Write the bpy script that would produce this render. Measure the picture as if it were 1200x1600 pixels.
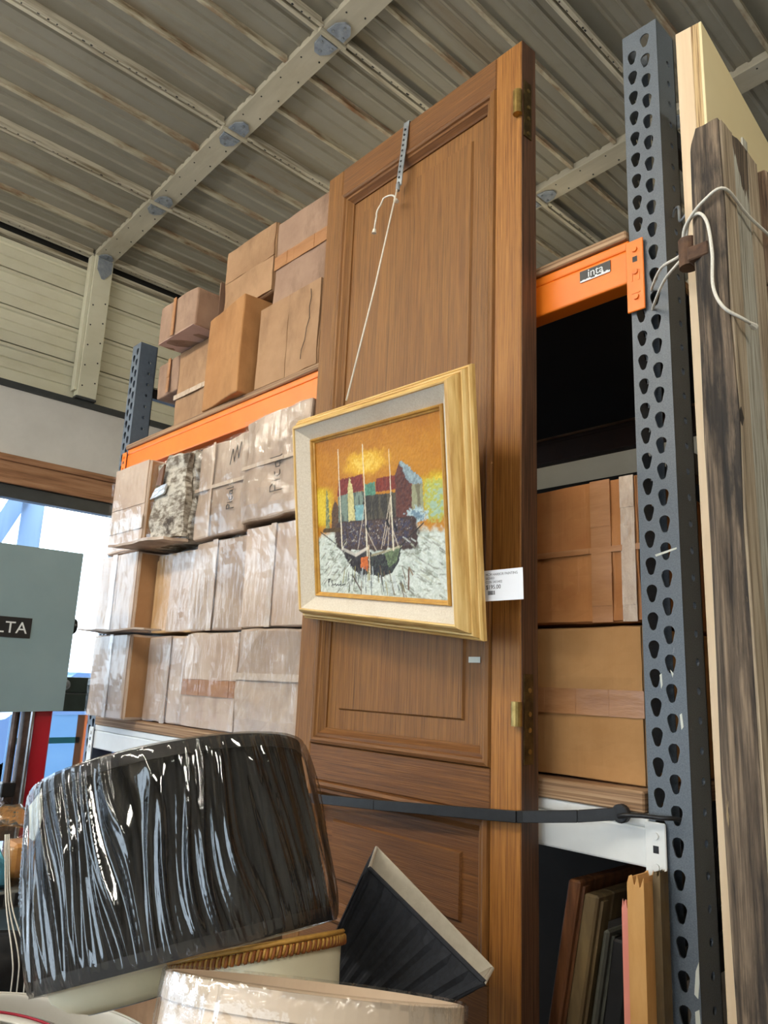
import bpy, bmesh, math, random
import numpy as np
from mathutils import Vector, Matrix, noise as mnoise
random.seed(7)
for o in list(bpy.data.objects): bpy.data.objects.remove(o)
SC = bpy.context.scene
COL = SC.collection
PI = math.pi

# ------------------------------------------------------------------ camera
def cam_axes(yaw, pitch, roll):
    cy, sy, cp, sp = math.cos(yaw), math.sin(yaw), math.cos(pitch), math.sin(pitch)
    fwd = Vector((sy*cp, cy*cp, sp)); right = Vector((cy, -sy, 0)); up = right.cross(fwd)
    cr, sr = math.cos(roll), math.sin(roll)
    return cr*right + sr*up, -sr*right + cr*up, fwd
r_, u_, f_ = cam_axes(math.radians(-46.774), math.radians(12.65), math.radians(2.361))
cd = bpy.data.cameras.new('camera'); cam = bpy.data.objects.new('camera', cd); COL.objects.link(cam)
cd.sensor_fit = 'VERTICAL'; cd.sensor_height = 36.0; cd.lens = 1182.0/1600.0*36.0
cd.clip_start = 0.02; cd.clip_end = 200
m = Matrix((r_, u_, -f_)).transposed().to_4x4(); m.translation = Vector((0, 0, 1.62)); cam.matrix_world = m
SC.camera = cam

# ------------------------------------------------------------------ world, exposure
SC.view_settings.view_transform = 'Standard'; SC.view_settings.look = 'None'
SC.view_settings.gamma = 1.0; SC.view_settings.use_curve_mapping = False
SC.view_settings.exposure = 0.0
W = bpy.data.worlds.new('world'); SC.world = W; W.use_nodes = True
bg = W.node_tree.nodes['Background']; bg.inputs[0].default_value = (0.80, 0.90, 1.0, 1); bg.inputs[1].default_value = 5.8
LAMP_STRENGTH = 70.0
SC.cycles.max_bounces = 6; SC.cycles.diffuse_bounces = 3; SC.cycles.glossy_bounces = 3; SC.cycles.transmission_bounces = 4; SC.cycles.transparent_max_bounces = 10; SC.cycles.caustics_reflective = False; SC.cycles.caustics_refractive = False

# ------------------------------------------------------------------ materials
def S(r, g, b):
    f = lambda c: (c/255/12.92) if c/255 <= .04045 else ((c/255+.055)/1.055)**2.4
    return (f(r), f(g), f(b), 1)
MATS = {}
def mat(name, cols, scale=(1,1,1), nscale=6.0, detail=6, rough=.6, metal=0.0, bump=0.0, stain=None, stain2=None, coat=0.0,
        spec=.5, coords='Object', contrast=(.3,.7), rvar=0.0, distort=0.0, coatr=.1, bscale=None):
    """noise-driven colour between the colours of cols (list), optional larger stains and relief"""
    mt = bpy.data.materials.new(name); mt.use_nodes = True; nt = mt.node_tree; N = nt.nodes; L = nt.links
    p = N['Principled BSDF']; p.inputs['Roughness'].default_value = rough; p.inputs['Metallic'].default_value = metal
    p.inputs['Coat Weight'].default_value = coat; p.inputs['Coat Roughness'].default_value = coatr
    p.inputs['Specular IOR Level'].default_value = spec
    tc = N.new('ShaderNodeTexCoord'); oi = N.new('ShaderNodeObjectInfo')
    add = N.new('ShaderNodeVectorMath'); add.operation = 'MULTIPLY_ADD'
    add.inputs[1].default_value = (37, 53, 29); L.new(oi.outputs['Random'], add.inputs[0]); L.new(tc.outputs[coords], add.inputs[2])
    mp = N.new('ShaderNodeMapping'); mp.inputs['Scale'].default_value = scale; L.new(add.outputs[0], mp.inputs[0])
    nz = N.new('ShaderNodeTexNoise'); nz.inputs['Scale'].default_value = nscale; nz.inputs['Detail'].default_value = detail
    nz.inputs['Roughness'].default_value = .62; nz.inputs['Distortion'].default_value = distort
    L.new(mp.outputs[0], nz.inputs[0])
    rp = N.new('ShaderNodeValToRGB'); L.new(nz.outputs[0], rp.inputs[0])
    el = rp.color_ramp.elements
    for i, c in enumerate(cols):
        pos = contrast[0] + (contrast[1]-contrast[0])*(i/max(1, len(cols)-1))
        if i < 2: el[i].position = pos; el[i].color = c
        else: e = el.new(pos); e.color = c
    if len(cols) == 1: el[1].color = cols[0]
    out = rp.outputs[0]
    for st in (stain, stain2):
        if not st: continue
        c, sc, amt, lo, hi = st[:5]
        m2 = N.new('ShaderNodeMapping'); m2.inputs['Scale'].default_value = st[5] if len(st) > 5 else (1,1,1)
        L.new(add.outputs[0], m2.inputs[0])
        n2 = N.new('ShaderNodeTexNoise'); n2.inputs['Scale'].default_value = sc; n2.inputs['Detail'].default_value = 7; n2.inputs['Roughness'].default_value = .65
        L.new(m2.outputs[0], n2.inputs[0])
        mr = N.new('ShaderNodeMapRange'); mr.inputs[1].default_value = lo; mr.inputs[2].default_value = hi; mr.inputs[4].default_value = amt
        L.new(n2.outputs[0], mr.inputs[0])
        mx = N.new('ShaderNodeMix'); mx.data_type = 'RGBA'; L.new(mr.outputs[0], mx.inputs[0]); L.new(out, mx.inputs[6]); mx.inputs[7].default_value = c
        out = mx.outputs[2]
    L.new(out, p.inputs['Base Color'])
    if rvar:
        mr = N.new('ShaderNodeMapRange'); mr.inputs[3].default_value = max(0, rough-rvar); mr.inputs[4].default_value = rough+rvar
        L.new(nz.outputs[0], mr.inputs[0]); L.new(mr.outputs[0], p.inputs['Roughness'])
    if bump:
        b = N.new('ShaderNodeBump'); b.inputs['Strength'].default_value = bump; b.inputs['Distance'].default_value = .004
        src = nz
        if bscale:
            m3 = N.new('ShaderNodeMapping'); m3.inputs['Scale'].default_value = bscale; L.new(add.outputs[0], m3.inputs[0])
            src = N.new('ShaderNodeTexNoise'); src.inputs['Scale'].default_value = 1; src.inputs['Detail'].default_value = 5; L.new(m3.outputs[0], src.inputs[0])
        L.new(src.outputs[0], b.inputs['Height']); L.new(b.outputs[0], p.inputs['Normal'])
        if coat: L.new(b.outputs[0], p.inputs['Coat Normal'])
    MATS[name] = mt
    return mt
def emit(name, col, strength):
    mt = bpy.data.materials.new(name); mt.use_nodes = True; nt = mt.node_tree
    p = nt.nodes['Principled BSDF']; p.inputs['Base Color'].default_value = (.9,.9,.9,1)
    p.inputs['Emission Color'].default_value = col; p.inputs['Emission Strength'].default_value = strength
    MATS[name] = mt; return mt
def film(name, glossy=.35, tint=(1,1,1,1), rough=.06, bump=.0, bscale=(20,20,20), base=0.0):
    """thin clear plastic: mostly transparent, with sharp fresnel reflections"""
    mt = bpy.data.materials.new(name); mt.use_nodes = True; nt = mt.node_tree; N = nt.nodes; L = nt.links
    N.remove(N['Principled BSDF']); out = N['Material Output']
    tr = N.new('ShaderNodeBsdfTransparent'); tr.inputs[0].default_value = tint
    gl = N.new('ShaderNodeBsdfGlossy'); gl.inputs['Roughness'].default_value = rough
    fr = N.new('ShaderNodeFresnel'); fr.inputs[0].default_value = 1.5
    ma = N.new('ShaderNodeMath'); ma.operation = 'MULTIPLY_ADD'; ma.inputs[1].default_value = glossy*2; ma.inputs[2].default_value = base; ma.use_clamp = True
    L.new(fr.outputs[0], ma.inputs[0])
    mx = N.new('ShaderNodeMixShader'); L.new(ma.outputs[0], mx.inputs[0]); L.new(tr.outputs[0], mx.inputs[1]); L.new(gl.outputs[0], mx.inputs[2])
    L.new(mx.outputs[0], out.inputs[0])
    if bump:
        tc = N.new('ShaderNodeTexCoord'); mp = N.new('ShaderNodeMapping'); mp.inputs['Scale'].default_value = bscale
        nz = N.new('ShaderNodeTexNoise'); nz.inputs['Scale'].default_value = 1; nz.inputs['Detail'].default_value = 4
        b = N.new('ShaderNodeBump'); b.inputs['Strength'].default_value = bump; b.inputs['Distance'].default_value = .01
        L.new(tc.outputs['Object'], mp.inputs[0]); L.new(mp.outputs[0], nz.inputs[0]); L.new(nz.outputs[0], b.inputs['Height'])
        L.new(b.outputs[0], gl.inputs['Normal'])
    MATS[name] = mt; return mt

OAK = [S(80,50,21), S(124,82,38), S(148,102,50)]
mat('oak_v', OAK, (420,420,7), 1.0, 4, .5, bump=.3, contrast=(.25,.7), stain=(S(112,68,30), 2.2, .5, .45, .75, (9,9,1)), stain2=(S(166,112,54), 3, .4, .5, .75, (30,30,1)), spec=.35)
mat('oak_stile', [S(98,58,22), S(150,98,42), S(178,122,58)], (380,380,7), 1.0, 4, .5, bump=.3, contrast=(.25,.7), stain=(S(126,76,32), 2.5, .4, .45, .75, (20,20,1)), spec=.35)
mat('oak_h', [S(74,45,20), S(112,71,33), S(136,90,44)], (7,400,400), 1.0, 4, .5, bump=.3, contrast=(.25,.7), stain=(S(98,58,26), 2.2, .5, .45, .75, (1,9,9)), spec=.35)
mat('oak_edge', [S(44,26,15), S(86,56,36), S(112,80,56)], (260,260,6), 1.0, 6, .6, bump=.4, contrast=(.3,.72))
mat('brass', [S(120,96,50), S(176,150,92)], nscale=40, rough=.35, metal=.9, bump=.1)
mat('brass_dark', [S(60,48,28), S(110,90,54)], nscale=40, rough=.5, metal=.8, bump=.1)
mat('zinc', [S(120,126,132), S(170,176,180)], nscale=30, rough=.45, metal=.6)
mat('gusset', [S(136,146,160), S(170,178,188)], nscale=25, rough=.5, metal=.35, stain=(S(90,70,50), 18, .5, .55, .7))
mat('roof_sheet', [S(140,136,124), S(156,152,140)], (1,.25,1), 2, 6, .5, stain=(S(112,90,60), 1.4, .55, .52, .72, (2.6,.3,1)), stain2=(S(118,112,96), 7, .3, .55, .75, (1,1,1)), spec=.4)
mat('roof_rust', [S(112,92,66), S(176,166,144), S(194,188,168)], (3,.6,3), 6, 7, .65, stain=(S(124,76,42), 2.5, .75, .5, .68, (3,1.2,3)), contrast=(.32,.6), spec=.3)
mat('rafter', [S(180,174,156), S(200,194,176)], (.6,3,3), 4, 6, .55, stain=(S(158,140,108), 3, .4, .52, .78), spec=.35)
mat('purlin', [S(126,114,92), S(204,198,180)], (30,2,30), 1, 6, .6, contrast=(.3,.55), spec=.3)
mat('siding', [S(212,209,186), S(224,222,202)], (1,1,2), 3, 6, .55, stain=(S(184,176,146), 4, .35, .55, .78, (1,.6,2)), spec=.35)
mat('black_gap', [S(16,16,16)], rough=.8)
mat('plaster', [S(206,204,200), S(222,220,217)], nscale=3, rough=.85, bump=.06)
mat('header_wood', [S(112,76,50), S(158,114,82), S(176,136,104)], (30,2,30), 1, 6, .6, bump=.2)
mat('dark_trim', [S(48,52,54), S(60,64,66)], nscale=10, rough=.5)
mat('door_frame', [S(34,44,40), S(46,56,52)], nscale=10, rough=.4)
mat('concrete', [S(104,100,96), S(138,134,128)], nscale=5, rough=.85, bump=.1)
mat('wall_paint', [S(186,180,166), S(198,192,178)], nscale=2, rough=.8)
mat('rack_grey', [S(84,92,100), S(102,110,118)], nscale=420, detail=2, rough=.42, bump=.12, spec=.5, contrast=(.35,.65), stain=(S(178,182,184), 9, .8, .70, .76, (3,3,1)))
mat('rack_grey_left', [S(82,94,108), S(92,104,118)], nscale=60, rough=.45, stain=(S(40,44,50), 6, .4, .6, .75))
mat('rack_orange', [S(240,118,20), S(248,132,34)], nscale=6, rough=.38, stain=(S(216,120,60), 9, .35, .6, .75), spec=.45)
mat('rack_white', [S(222,224,222), S(236,238,236)], nscale=6, rough=.4, stain=(S(176,170,152), 7, .5, .58, .78))
mat('rack_orange_shaded', [S(58,36,24), S(72,46,30)], nscale=8, rough=.6)  # rear beam's orange darkened, shade inside the rack put into the colour
mat('plywood_edge', [S(84,58,38), S(150,116,84), S(186,154,120)], (2,2,190), 1, 4, .75, bump=.2, contrast=(.3,.66))
mat('plywood_face', [S(120,88,58), S(150,114,80)], (3,40,40), 1, 5, .75)
mat('birch_face', [S(232,214,166), S(240,224,180)], (12,1,2), 1.5, 5, .5, stain=(S(212,190,140), 5, .25, .55, .8), spec=.3)
mat('birch_edge', [S(218,190,154), S(230,206,172)], (60,2,3), 1, 4, .6)
mat('ply_laminate', [S(112,82,52), S(196,164,116), S(214,186,140)], (320,2,5), 1, 4, .7, contrast=(.34,.62))
def cardboard(name, a, b, **k):
    kw = dict(scale=(1,1,1), nscale=5, detail=8, rough=.78, bump=.5, bscale=(14,14,3.5), spec=.25, contrast=(.35,.68)); kw.update(k)
    return mat(name, [a, b], **kw)
cardboard('card_kraft', S(152,117,86), S(176,140,106), stain=(S(118,88,64), 4, .75, .50, .70, (1.5,1.5,.7)))
cardboard('card_kraft_warm', S(164,116,72), S(184,136,88), stain=(S(132,90,54), 4, .6, .50, .70, (1.5,1.5,.7)))
cardboard('card_kraft_dusty', S(146,117,98), S(170,140,118), stain=(S(108,84,68), 4, .8, .49, .68, (1.5,1.5,.7)))
cardboard('card_pale', S(188,162,142), S(212,190,170), stain=(S(142,112,90), 5, .6, .5, .70, (1.6,1.6,.5)), coat=.35, coatr=.22)
cardboard('card_grey', S(160,136,118), S(200,178,158), stain=(S(122,98,78), 4, .65, .47, .68, (2,2,.7)), coat=.35, coatr=.2, bump=.8, bscale=(22,22,5))
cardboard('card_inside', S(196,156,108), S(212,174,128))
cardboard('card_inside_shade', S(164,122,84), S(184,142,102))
cardboard('card_pink', S(186,154,142), S(204,174,160))
cardboard('card_torn', S(108,96,82), S(196,188,174), nscale=22, scale=(1,1,2.2), contrast=(.40,.58), bump=1.0, bscale=(18,18,60), stain=(S(56,44,34), 9, .9, .58, .66))
cardboard('card_box_brown', S(158,100,54), S(182,124,72), bscale=(70,70,1.6), stain=(S(136,82,40), 3, .4, .5, .75), coat=.25, coatr=.25)
cardboard('card_box_tan', S(168,122,74), S(188,142,92), bscale=(70,70,1.6), stain=(S(150,104,58), 3, .35, .5, .75))
mat('tape_brown', [S(158,106,64), S(178,128,86)], (8,8,40), 1, 4, .3, coat=.2, bump=.5)
mat('tape_clear', [S(176,150,126), S(204,182,160)], (60,30,30), 1, 5, .28, coat=.4, bump=1.0)
mat('duct_tape', [S(186,190,196), S(214,218,222)], nscale=20, rough=.28, metal=.4, bump=.4)
mat('ink', [S(40,34,34)], rough=.7)
mat('ink_grey', [S(118,118,122)], rough=.7)
mat('paper', [S(232,234,240), S(238,240,245)], nscale=5, rough=.6)
mat('logo_black', [S(26,28,32)], rough=.4)
mat('logo_white', [S(226,230,232)], rough=.5)
mat('frame_gold', [S(176,128,60), S(216,176,104), S(234,200,134)], (6,70,70), 1, 5, .45, bump=.25, contrast=(.3,.66))
mat('frame_gold_v', [S(176,128,60), S(216,176,104), S(234,200,134)], (70,70,6), 1, 5, .45, bump=.25, contrast=(.3,.66))
mat('fillet_gold', [S(170,118,38), S(204,154,64)], (30,30,30), 1, 4, .4)
mat('linen', [S(206,193,173), S(222,212,195)], nscale=260, detail=2, rough=.9, bump=.25, stain=(S(176,158,132), 6, .4, .5, .8))
mat('cord_white', [S(214,208,194), S(232,228,216)], nscale=300, rough=.8)
mat('rubber_black', [S(20,22,25), S(32,34,38)], nscale=60, rough=.55, bump=.2)
mat('iron_dark', [S(34,34,36), S(54,54,56)], nscale=50, rough=.45, metal=.5)
mat('rusty_iron', [S(58,40,30), S(104,74,52)], nscale=40, rough=.8, bump=.6, stain=(S(150,120,90), 30, .5, .6, .7))
mat('weathered_dark', [S(34,28,24), S(96,82,68), S(148,128,106)], (126,126,5.12), 1, 8, .85, bump=1.0, contrast=(.34,.68), stain=(S(32,29,28), 2.4, .88, .49, .60, (6,6,1.2)), stain2=(S(206,178,130), 5, .8, .64, .70, (6,6,.7)))
mat('weathered_top', [S(52,38,28), S(112,82,58), S(150,116,86)], (120,120,6.4), 1, 8, .85, bump=1.0, contrast=(.34,.68))
mat('weathered_tan', [S(98,84,68), S(160,142,118), S(186,170,146)], (150,150,4.8), 1, 8, .85, bump=.8, contrast=(.32,.62))
mat('weathered_grey', [S(118,112,98), S(172,166,150), S(196,196,184)], (180,180,6.4), 1, 8, .85, bump=.8, contrast=(.34,.62))
mat('weathered_brown', [S(66,48,36), S(124,98,76), S(160,136,112)], (138,138,5.44), 1, 8, .85, bump=.9, contrast=(.34,.66), stain=(S(176,180,168), 9, .6, .60, .68))
mat('shade_black', [S(12,12,14), S(24,24,27)], (1,1,1), 90, 3, .9, bump=.3, spec=.2)
mat('shade_black_trim', [S(18,18,20), S(26,26,28)], nscale=60, rough=.7)
mat('shade_navy', [S(28,31,38), S(40,44,53)], nscale=120, detail=2, rough=.8, bump=.2)
mat('shade_lining', [S(196,190,176), S(210,205,192)], nscale=60, rough=.8, bump=.15)
mat('shade_cream', [S(226,218,188), S(236,230,204)], nscale=8, rough=.6)
mat('shade_beige', [S(206,184,160), S(216,196,173)], nscale=8, rough=.55, coat=.35, coatr=.15)
mat('shade_white', [S(226,224,216), S(236,234,228)], nscale=8, rough=.6)
mat('braid_gold', [S(150,108,44), S(196,152,72)], nscale=60, rough=.6)
mat('braid_brown', [S(110,58,20), S(156,92,36)], nscale=60, rough=.6)
mat('red_thread', [S(168,30,56)], rough=.7)
mat('label_white', [S(208,210,198)], rough=.5)
mat('saw_green', [S(128,152,158), S(136,160,166)], nscale=4, rough=.42)
mat('saw_red', [S(176,20,38), S(188,26,44)], nscale=4, rough=.35)
mat('chrome', [S(170,172,176)], rough=.2, metal=1)
mat('steel_dark', [S(70,56,52), S(110,96,90)], nscale=30, rough=.4, metal=.7)
mat('knob_black', [S(22,22,24)], rough=.4)
mat('bag_blue', [S(70,170,205), S(110,196,222)], nscale=10, rough=.6)
mat('bag_orange', [S(206,140,70), S(220,160,90)], nscale=10, rough=.6)
mat('grey_metal', [S(92,94,92), S(126,128,124)], nscale=14, rough=.5, metal=.4)
mat('purple_print', [S(66,46,92)], rough=.5)
mat('cloth_blue', [S(180,200,222), S(205,220,236)], (8,8,1), 1, 3, .8)
mat('car_blue', [S(120,150,196)], rough=.3)
mat('asphalt', [S(150,156,164), S(170,176,184)], nscale=6, rough=.9)
mat('poster', [S(170,200,226), S(186,212,234)], nscale=4, rough=.6)
mat('poster_green', [S(110,190,180)], rough=.6)
mat('poster_orange', [S(232,170,130)], rough=.6)
for nm in ('poster', 'poster_green', 'poster_orange', 'cloth_blue'):
    nt = MATS[nm].node_tree; p = nt.nodes['Principled BSDF']; tl = nt.nodes.new('ShaderNodeBsdfTranslucent'); mx = nt.nodes.new('ShaderNodeMixShader'); mx.inputs[0].default_value = .6
    nt.links.new(p.inputs['Base Color'].links[0].from_socket, tl.inputs[0]); nt.links.new(p.outputs[0], mx.inputs[1]); nt.links.new(tl.outputs[0], mx.inputs[2]); nt.links.new(mx.outputs[0], nt.nodes['Material Output'].inputs[0])
mat('board_pink', [S(212,128,112), S(222,142,126)], (20,20,6), 1, 4, .7)
mat('board_kraft', [S(190,140,78), S(206,158,98)], (40,40,8), 1, 5, .75, bump=.4)
mat('frame_brown', [S(62,36,20), S(104,64,36), S(128,84,50)], (60,60,6), 1, 5, .5, bump=.3)
mat('frame_bronze', [S(72,58,38), S(122,102,68)], (40,40,6), 1, 5, .5, bump=.3)
mat('frame_black', [S(14,14,15), S(26,26,28)], nscale=20, rough=.5)
mat('frame_olive', [S(62,62,54), S(84,84,74)], nscale=20, rough=.6)
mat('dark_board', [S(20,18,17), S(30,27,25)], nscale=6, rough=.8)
mat('table_grey', [S(150,150,150), S(162,162,162)], nscale=20, rough=.5)
film('film_clear', .3, rough=.05, bump=.15, bscale=(30,30,3), base=.075)
film('film_box', .05, rough=.17, bump=.7, bscale=(40,40,7), base=.003)
film('film_soft', .12, rough=.12, bump=.5, bscale=(24,24,24), base=.03)
film('bag_film', .4, rough=.14, bump=.6, bscale=(30,30,30), base=.05)
film('window_glass', .35, tint=(.95,.98,1,1), rough=.02)
emit('tube_light_fill', (1.0, .80, .48, 1), LAMP_STRENGTH*.55)  # warm tubes of the added roof fill light
tube_em = emit('tube_light', (1.0, .93, .80, 1), LAMP_STRENGTH)

# ------------------------------------------------------------------ mesh helpers
class MB:
    def __init__(s): s.v = []; s.f = []
    def add(s, vs, fs):
        n = len(s.v); s.v += [tuple(v) for v in vs]; s.f += [tuple(n+i for i in f) for f in fs]; return s
    def box(s, x0, x1, y0, y1, z0, z1, M=None):
        vs = [(x0,y0,z0),(x1,y0,z0),(x1,y1,z0),(x0,y1,z0),(x0,y0,z1),(x1,y0,z1),(x1,y1,z1),(x0,y1,z1)]
        if M is not None: vs = [M @ Vector(v) for v in vs]
        return s.add(vs, [(0,3,2,1),(4,5,6,7),(0,1,5,4),(1,2,6,5),(2,3,7,6),(3,0,4,7)])
    def hexa(s, b, t):
        return s.add(list(b)+list(t), [(0,3,2,1),(4,5,6,7),(0,1,5,4),(1,2,6,5),(2,3,7,6),(3,0,4,7)])
    def prism(s, poly, a, b, axis='y'):
        """poly in the two other axes, extruded from a to b along axis"""
        n = len(poly)
        def P(p, t): return {'y': (p[0], t, p[1]), 'x': (t, p[0], p[1]), 'z': (p[0], p[1], t)}[axis]
        vs = [P(p, a) for p in poly] + [P(p, b) for p in poly]
        fs = [tuple(range(n)), tuple(range(2*n-1, n-1, -1))] + [(i, (i+1) % n, n+(i+1) % n, n+i) for i in range(n)]
        return s.add(vs, fs)
    def tube(s, pts, r, n=8, cap=True):
        pts = [Vector(p) for p in pts]; rings = []
        ref = None
        for i, p in enumerate(pts):
            d = (pts[min(i+1, len(pts)-1)] - pts[max(i-1, 0)]).normalized()
            if ref is None:
                ref = Vector((0,0,1)) if abs(d.z) < .9 else Vector((1,0,0))
            a = d.cross(ref)
            if a.length < 1e-4: a = d.orthogonal()
            a.normalize(); b = a.cross(d).normalized(); ref = b
            rr = r[i] if isinstance(r, (list, tuple)) else r
            rings.append([p + rr*(math.cos(2*PI*k/n)*a + math.sin(2*PI*k/n)*b) for k in range(n)])
        vs = [v for R in rings for v in R]; fs = []
        for i in range(len(rings)-1):
            for k in range(n): fs.append((i*n+k, i*n+(k+1) % n, (i+1)*n+(k+1) % n, (i+1)*n+k))
        if cap: fs += [tuple(range(n-1, -1, -1)), tuple((len(rings)-1)*n+k for k in range(n))]
        return s.add(vs, fs)
    def lathe(s, prof, n=64, fn=None, closed=False):
        """prof [(r,z)], fn(theta,i,r,z)->(r,z)"""
        vs = []
        for i, (r, z) in enumerate(prof):
            for k in range(n):
                t = 2*PI*k/n; rr, zz = fn(t, i, r, z) if fn else (r, z)
                vs.append((rr*math.cos(t), rr*math.sin(t), zz))
        fs = []
        m_ = len(prof)
        for i in range(m_ if closed else m_-1):
            j = (i+1) % m_
            for k in range(n): fs.append((i*n+k, i*n+(k+1) % n, j*n+(k+1) % n, j*n+k))
        return s.add(vs, fs)
    def build(s, name, mt, parent=None, bevel=0.0, smooth=False, seg=1, center=True):
        vs = [Vector(v) for v in s.v]
        if center:
            lo = Vector([min(v[i] for v in vs) for i in range(3)]); hi = Vector([max(v[i] for v in vs) for i in range(3)]); c = (lo+hi)/2
        else: c = Vector((0,0,0))
        me = bpy.data.meshes.new(name); me.from_pydata([v-c for v in vs], [], s.f); me.update()
        me.materials.append(MATS[mt] if isinstance(mt, str) else mt)
        if smooth: me.polygons.foreach_set('use_smooth', [True]*len(me.polygons))
        o = bpy.data.objects.new(name, me); COL.objects.link(o)
        o.location = c
        if parent is not None:
            o.parent = parent
            if not parent.get('_local'):
                p = parent; off = Vector((0,0,0))
                while p is not None: off += p.location; p = p.parent
                o.location = c - off
            elif parent.type == 'MESH': o.location = c - parent.location
        if bevel:
            b = o.modifiers.new('bevel', 'BEVEL'); b.width = bevel; b.segments = seg; b.limit_method = 'ANGLE'; b.angle_limit = math.radians(40)
        return o
def tag(o, label, cat, group=None):
    o['label'] = label; o['category'] = cat
    if group: o['group'] = group
    return o
def thing(name, label, cat, loc=(0,0,0), group=None, mw=None):
    o = bpy.data.objects.new(name, None); COL.objects.link(o); o.empty_display_size = .05
    if mw is not None: o.matrix_world = mw; o['_local'] = 1
    else: o.location = loc
    return tag(o, label, cat, group)
def structure(o): o['kind'] = 'structure'; return o
def loc_child(o):   # marks a mesh whose own children are given in the thing's local space
    o['_local'] = 1; return o
def axes(c, ax, ref=(0,0,1)):
    """local z along ax, at c"""
    a = Vector(ax).normalized(); x = Vector(ref).cross(a)
    if x.length < 1e-3: x = Vector((1,0,0))
    x.normalize(); y = a.cross(x)
    mm = Matrix((x, y, a)).transposed().to_4x4(); mm.translation = Vector(c); return mm
def text_mesh(body, size, extrude=.0004, spacing=1.0):
    cu = bpy.data.curves.new('t', 'FONT'); cu.body = body; cu.size = size; cu.extrude = extrude; cu.space_character = spacing; cu.resolution_u = 3
    ob = bpy.data.objects.new('t', cu); COL.objects.link(ob)
    dg = bpy.context.evaluated_depsgraph_get(); me = bpy.data.meshes.new_from_object(ob.evaluated_get(dg))
    bpy.data.objects.remove(ob)
    b = MB(); b.v = [tuple(v.co) for v in me.vertices]; b.f = [tuple(p.vertices) for p in me.polygons]
    bpy.data.meshes.remove(me); return b
def xform(b, M):
    b.v = [tuple(M @ Vector(v)) for v in b.v]; return b
def basis(o, ex, ey):
    ex = Vector(ex).normalized(); ey = Vector(ey).normalized(); ez = ex.cross(ey)
    mm = Matrix((ex, ey, ez)).transposed().to_4x4(); mm.translation = Vector(o); return mm
def perforated(w, h, holes, th):
    cu = bpy.data.curves.new('p', 'CURVE'); cu.dimensions = '2D'; cu.fill_mode = 'BOTH'; cu.extrude = th/2
    for pts in [[(0,0),(w,0),(w,h),(0,h)]] + holes:
        sp = cu.splines.new('POLY'); sp.points.add(len(pts)-1)
        for p, q in zip(sp.points, pts): p.co = (q[0], q[1], 0, 1)
        sp.use_cyclic_u = True
    ob = bpy.data.objects.new('p', cu); COL.objects.link(ob)
    dg = bpy.context.evaluated_depsgraph_get(); me = bpy.data.meshes.new_from_object(ob.evaluated_get(dg))
    bpy.data.objects.remove(ob)
    b = MB(); b.v = [tuple(v.co) for v in me.vertices]; b.f = [tuple(p.vertices) for p in me.polygons]
    bpy.data.meshes.remove(me); return b
def dent(o, cuts=5, amp=.004, sc=9.0, seed=0):
    bm = bmesh.new(); bm.from_mesh(o.data)
    bmesh.ops.subdivide_edges(bm, edges=bm.edges[:], cuts=cuts, use_grid_fill=True)
    for v in bm.verts:
        q = v.co*sc + Vector((seed*7.1, seed*3.3, seed*5.7)); v.co += Vector(mnoise.noise_vector(q))*amp + Vector(mnoise.noise_vector(q*3.1))*amp*.4
    bm.to_mesh(o.data); bm.free(); return o

# ------------------------------------------------------------------ room shell
XW = -5.42; ROOF = lambda x: 5.004 + .06*x
fl = structure(MB().box(-5.6, 4.0, -5.6, 7.4, -.12, 0).build('floor', 'concrete'))
ceil = bpy.data.objects.new('ceiling', None); COL.objects.link(ceil); structure(ceil); ceil.location = (0, 0, 4.9)
STRIP = .911/3; PX0 = -5.37
rafters = [.12, 1.975, 3.80, 5.63]
bays = [(-5.6, .12), (.12, 1.975), (1.975, 3.80), (3.80, 5.63), (5.63, 7.4)]
def zrel(x): return ROOF(x) + .062
strip_cache = {}
nstr = 31
for k in range(-1, nstr):
    x0 = PX0 + k*STRIP
    for bi, (ya, yb) in enumerate(bays):
        seam = (k % 3) != 0        # every third joint is a purlin, the others hang down as a folded seam
        w = STRIP
        prof = [(0, 0)]
        for c in (w*.36, w*.64):
            prof += [(c-.016, 0), (c-.006, -.011), (c+.006, -.011), (c+.016, 0)]
        prof += [(w, 0)]
        b = MB()
        n = len(prof)
        vs = [(x0+p[0], ya, zrel(x0+p[0])+p[1]) for p in prof] + [(x0+p[0], yb, zrel(x0+p[0])+p[1]) for p in prof]
        vs += [(v[0], v[1], v[2]+.006) for v in vs]
        b.add(vs, [(i, i+1, n+i+1, n+i) for i in range(n-1)] + [(2*n+i, 3*n+i, 3*n+i+1, 2*n+i+1) for i in range(n-1)])
        o = b.build('roof_panel', 'roof_sheet', ceil)
        if seam:
            s_ = MB(); z = zrel(x0)
            s_.prism([(x0-.008, z+.002), (x0-.006, z-.028), (x0-.014, z-.031), (x0-.014, z-.037), (x0+.010, z-.037), (x0+.010, z-.031), (x0+.006, z+.002)], ya+.075, yb-.070)
            s_.build('seam_rib', 'roof_rust', ceil)
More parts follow.
